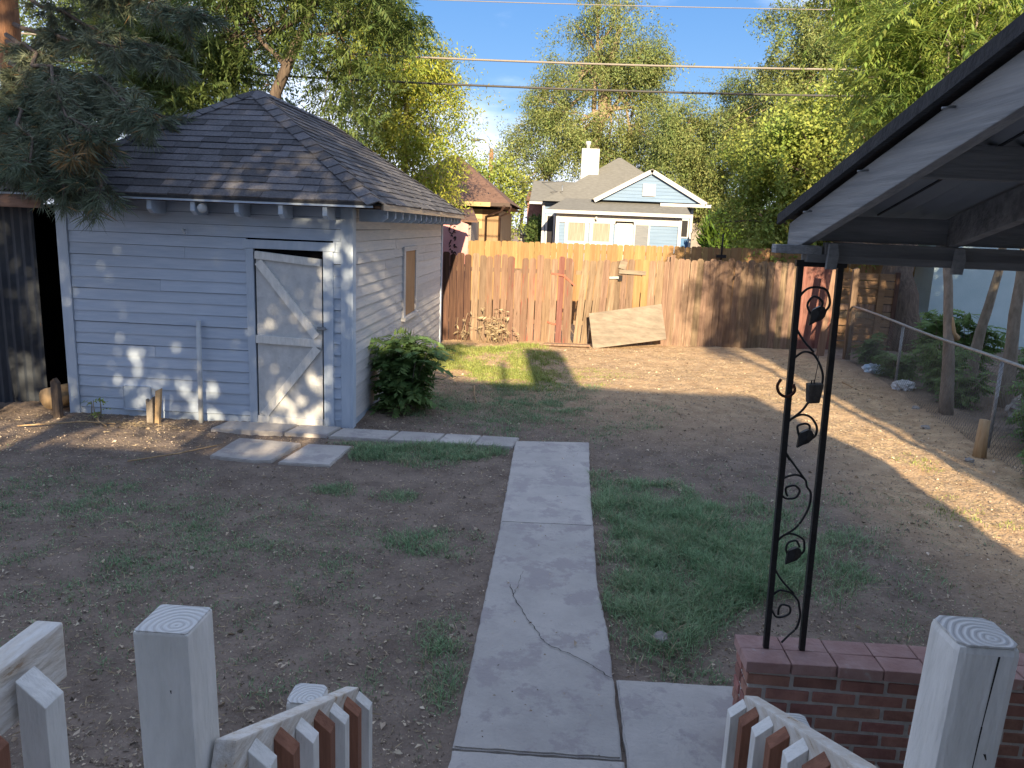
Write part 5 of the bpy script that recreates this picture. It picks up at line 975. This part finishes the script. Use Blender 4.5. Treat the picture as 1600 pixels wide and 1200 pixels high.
# ------------------------------------------------------------------ ground cover
def free(x, y):
    on_path = ((np.abs(x) < .40) & (y < 8.55)) | ((x > .35) & (x < 1.7) & (y < 3.85)) | ((x > -3.9) & (x < -.3) & (y > 8.22) & (y < 8.62)) | ((x > -3.5) & (x < -2.1) & (y > 7.2) & (y < 8.0))
    return ~(on_path | ((x < -2.32) & (y > 8.72)) | (y > 16.3 + .09 * np.maximum(x, 0)) | ((x > .9) & (y < 3.52)))
def blades(P, h, w, lean, m, name, label=None):
    n = len(P); a = RNG.uniform(0, 2 * PI, n); d = np.stack([np.cos(a), np.sin(a), np.zeros(n)], 1); s = np.stack([-np.sin(a), np.cos(a), np.zeros(n)], 1) * w
    h = np.asarray(h).reshape(-1, 1); ln = RNG.uniform(.2, 1.3, (n, 1)) * lean * h; Zv = np.array([0, 0, 1.0]); pr_, prw = P, s; q_ = []
    for t, wd in ((.4, .9), (.75, .65), (1.0, .08)):
        c = P + Zv * h * (t - .35 * t * t * np.minimum(ln / h, 1)) + d * ln * t ** 1.7
        q_.append(np.stack([pr_ - prw, pr_ + prw, c + s * wd, c - s * wd], 1)); pr_, prw = c, s * wd
    V = np.concatenate(q_)
    o = link(name, fast_mesh(name, V, m), None, (0, 0, 0)); o['kind'] = 'stuff'; return o
def zed(x, y): return hgt(x, y) - .004
def patch(cx_, cy_, rx, ry, n, clump=.05):
    k = max(1, n // 9); a = RNG.uniform(0, 2 * PI, k); r = np.sqrt(RNG.random(k)) ; nz_ = 1 + .25 * np.sin(3 * a + cx_) + .15 * np.sin(5 * a + cy_)
    C_ = np.stack([cx_ + rx * r * nz_ * np.cos(a), cy_ + ry * r * nz_ * np.sin(a)], 1); Q = np.repeat(C_, 9, 0) + RNG.normal(scale=clump, size=(k * 9, 2)); return Q
def lay(Qs, hs, w, lean, m, name):
    Q = np.concatenate(Qs); H_ = np.concatenate(hs); gx, gy = Q[:, 0], Q[:, 1]; nz_ = vnoise(gx, gy, 2.2, 1) + .8 * vnoise(gx, gy, 6.5, 2); H_ = H_ * np.clip(.85 + .3 * nz_, .45, 1.3)
    k = free(gx, gy) & (RNG.random(len(Q)) < np.clip(.72 + .6 * nz_, .08, 1)); Q, H_ = Q[k], H_[k]
    blades(np.column_stack([Q, zed(Q[:, 0], Q[:, 1])]), H_, w, lean, m, name)
def hh(Q, lo, hi): return RNG.uniform(lo, hi, len(Q))
gp = [(1.25, 6.0, .85, 1.3, 17000, .05, .13), (1.0, 5.2, .55, .9, 7000, .05, .13), (2.2, 5.9, .8, 1.0, 3200, .03, .09), (.75, 7.0, .35, .6, 2600, .03, .09), (.62, 4.7, .22, .5, 2000, .03, .09), (1.9, 7.2, 1.1, .7, 900, .02, .06),
      (-1.5, 7.75, .75, .32, 4200, .03, .09), (-.95, 8.0, .45, .25, 1500, .03, .09), (-2.0, 7.9, .4, .25, 1300, .02, .06), (-.45, 8.55, .10, .10, 160, .04, .12), (.42, 5.95, .16, .06, 300, .02, .05),
      (-.85, 5.55, .38, .28, 1300, .02, .07), (-1.95, 6.6, .18, .12, 450, .015, .05), (-1.35, 6.55, .2, .12, 450, .015, .05), (-.5, 3.75, .12, .5, 500, .03, .09), (-.6, 4.2, .12, .2, 500, .02, .07), (.85, 3.9, .16, .10, 400, .02, .08),
      (-3.6, 5.6, 1.6, 1.2, 6500, .012, .045), (-2.4, 5.2, 1.2, .9, 3400, .012, .045), (-4.2, 6.0, 1.0, .6, 3000, .015, .05), (-2.6, 4.2, 1.3, .8, 1500, .012, .045), (-1.5, 4.6, .8, .7, 700, .012, .04), (-1.2, 3.6, .5, .4, 350, .02, .06), (-1.7, 5.6, .7, .5, 600, .012, .04),
      (-.8, 10.6, 1.4, 1.5, 9000, .02, .07), (.4, 10.0, 1.2, 1.3, 4000, .012, .05), (-1.5, 9.9, .8, .9, 3000, .02, .06), (2.3, 4.7, 1.0, .5, 700, .012, .04), (3.0, 6.6, .7, .6, 350, .012, .05), (-5.6, 6.8, 1.0, .6, 700, .01, .04)]
Qs = [patch(a, b, c_, d, int(n * 1.7)) for a, b, c_, d, n, l, h in gp]; hs_ = [hh(Q, g[5], g[6]) for Q, g in zip(Qs, gp)]
lay(Qs, hs_, .0024, 1.0, 'grass', 'grass')
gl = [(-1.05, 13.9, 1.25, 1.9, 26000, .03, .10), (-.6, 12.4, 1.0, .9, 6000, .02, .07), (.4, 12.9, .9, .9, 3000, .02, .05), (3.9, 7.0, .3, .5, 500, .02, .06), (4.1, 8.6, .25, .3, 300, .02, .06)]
Qs = [patch(a, b, c_, d, n) for a, b, c_, d, n, l, h in gl]; lay(Qs, [hh(Q, g[5], g[6]) for Q, g in zip(Qs, gl)], .0036, .9, 'grass_lit', 'sunlit_grass')
Qs = [patch(a, b, c_, d, n // 7) for a, b, c_, d, n, l, h in gp]; lay(Qs, [hh(Q, g[5], g[6]) for Q, g in zip(Qs, gp)], .0022, 1.3, 'straw', 'dry_grass')
# dry straw lying about
n = 26000; sx_ = np.concatenate([RNG.uniform(-6.5, 6, n), RNG.normal(3.9, .55, 9000), RNG.uniform(-2.2, 5.2, 15000), RNG.normal(-4.9, .5, 1500)]); sy_ = np.concatenate([3 + 13 * RNG.random(n) ** 1.3, RNG.uniform(5, 13, 9000), RNG.uniform(11.5, 16.8, 15000), RNG.normal(8.3, .12, 1500)])
k = free(sx_, sy_); sx_, sy_ = sx_[k], sy_[k]; dens = .45 + .55 * np.sin(sx_ * 2.1 + np.sin(sy_ * 1.7)) * np.sin(sy_ * 2.6 + .5 * sx_); k = RNG.random(len(sx_)) < np.clip(dens + .25, .1, 1); sx_, sy_ = sx_[k], sy_[k]; n = len(sx_)
Ps = np.column_stack([sx_, sy_, zed(sx_, sy_) + .008]); a = RNG.uniform(0, 2 * PI, n); Ds = np.stack([np.cos(a), np.sin(a), RNG.uniform(-.05, .35, n)], 1)
o = link('dry_straw', fast_mesh('dry_straw', leaves(Ps, Ds, RNG.uniform(.02, .075, (n, 1)), .09), 'straw'), None, (0, 0, 0)); o['kind'] = 'stuff'
n = 64000; sx_ = RNG.uniform(-6.3, 5.5, n); sy_ = 2.9 + 13 * RNG.random(n) ** 1.7; k = free(sx_, sy_); sx_, sy_ = sx_[k], sy_[k]
ex_ = RNG.uniform(-.38, .40, 130); ey_ = RNG.uniform(3, 8.4, 130); sx_, sy_ = np.concatenate([sx_, ex_]), np.concatenate([sy_, ey_]); n = len(sx_)
zz = zed(sx_, sy_) + .010; zz[-130:] = .032
a = RNG.uniform(0, 2 * PI, n); o = link('fallen_leaves', fast_mesh('fallen_leaves', leaves(np.column_stack([sx_, sy_, zz]), np.stack([np.cos(a), np.sin(a), RNG.uniform(-.1, .35, n)], 1), RNG.uniform(.006, .022, (n, 1)) * (1 + 1.4 * (RNG.random((n, 1)) < .08)), .55, .6), 'litter'), None, (0, 0, 0)); o['kind'] = 'stuff'
# clods of soil
n = 15000; sx_ = RNG.uniform(-6.3, 5.8, n); sy_ = 2.9 + 11 * RNG.random(n) ** 1.6; k = free(sx_, sy_); sx_, sy_ = sx_[k], sy_[k]; n = len(sx_)
c0 = np.column_stack([sx_, sy_, zed(sx_, sy_) + .003]); r = (RNG.gamma(2.0, .0032, (n, 1)) + .002)
T = np.array([[1, 0, -.3], [-.5, .87, -.3], [-.5, -.87, -.3], [0, 0, .8]]); tv = c0[:, None] + T[None] * r[:, None] * RNG.uniform(.6, 1.3, (n, 4, 1))
V = np.concatenate([tv[:, [0, 1, 3]], tv[:, [1, 2, 3]], tv[:, [2, 0, 3]]]); o = link('soil_clods', fast_mesh('soil_clods', V, 'clod', 3), None, (0, 0, 0)); o['kind'] = 'stuff'
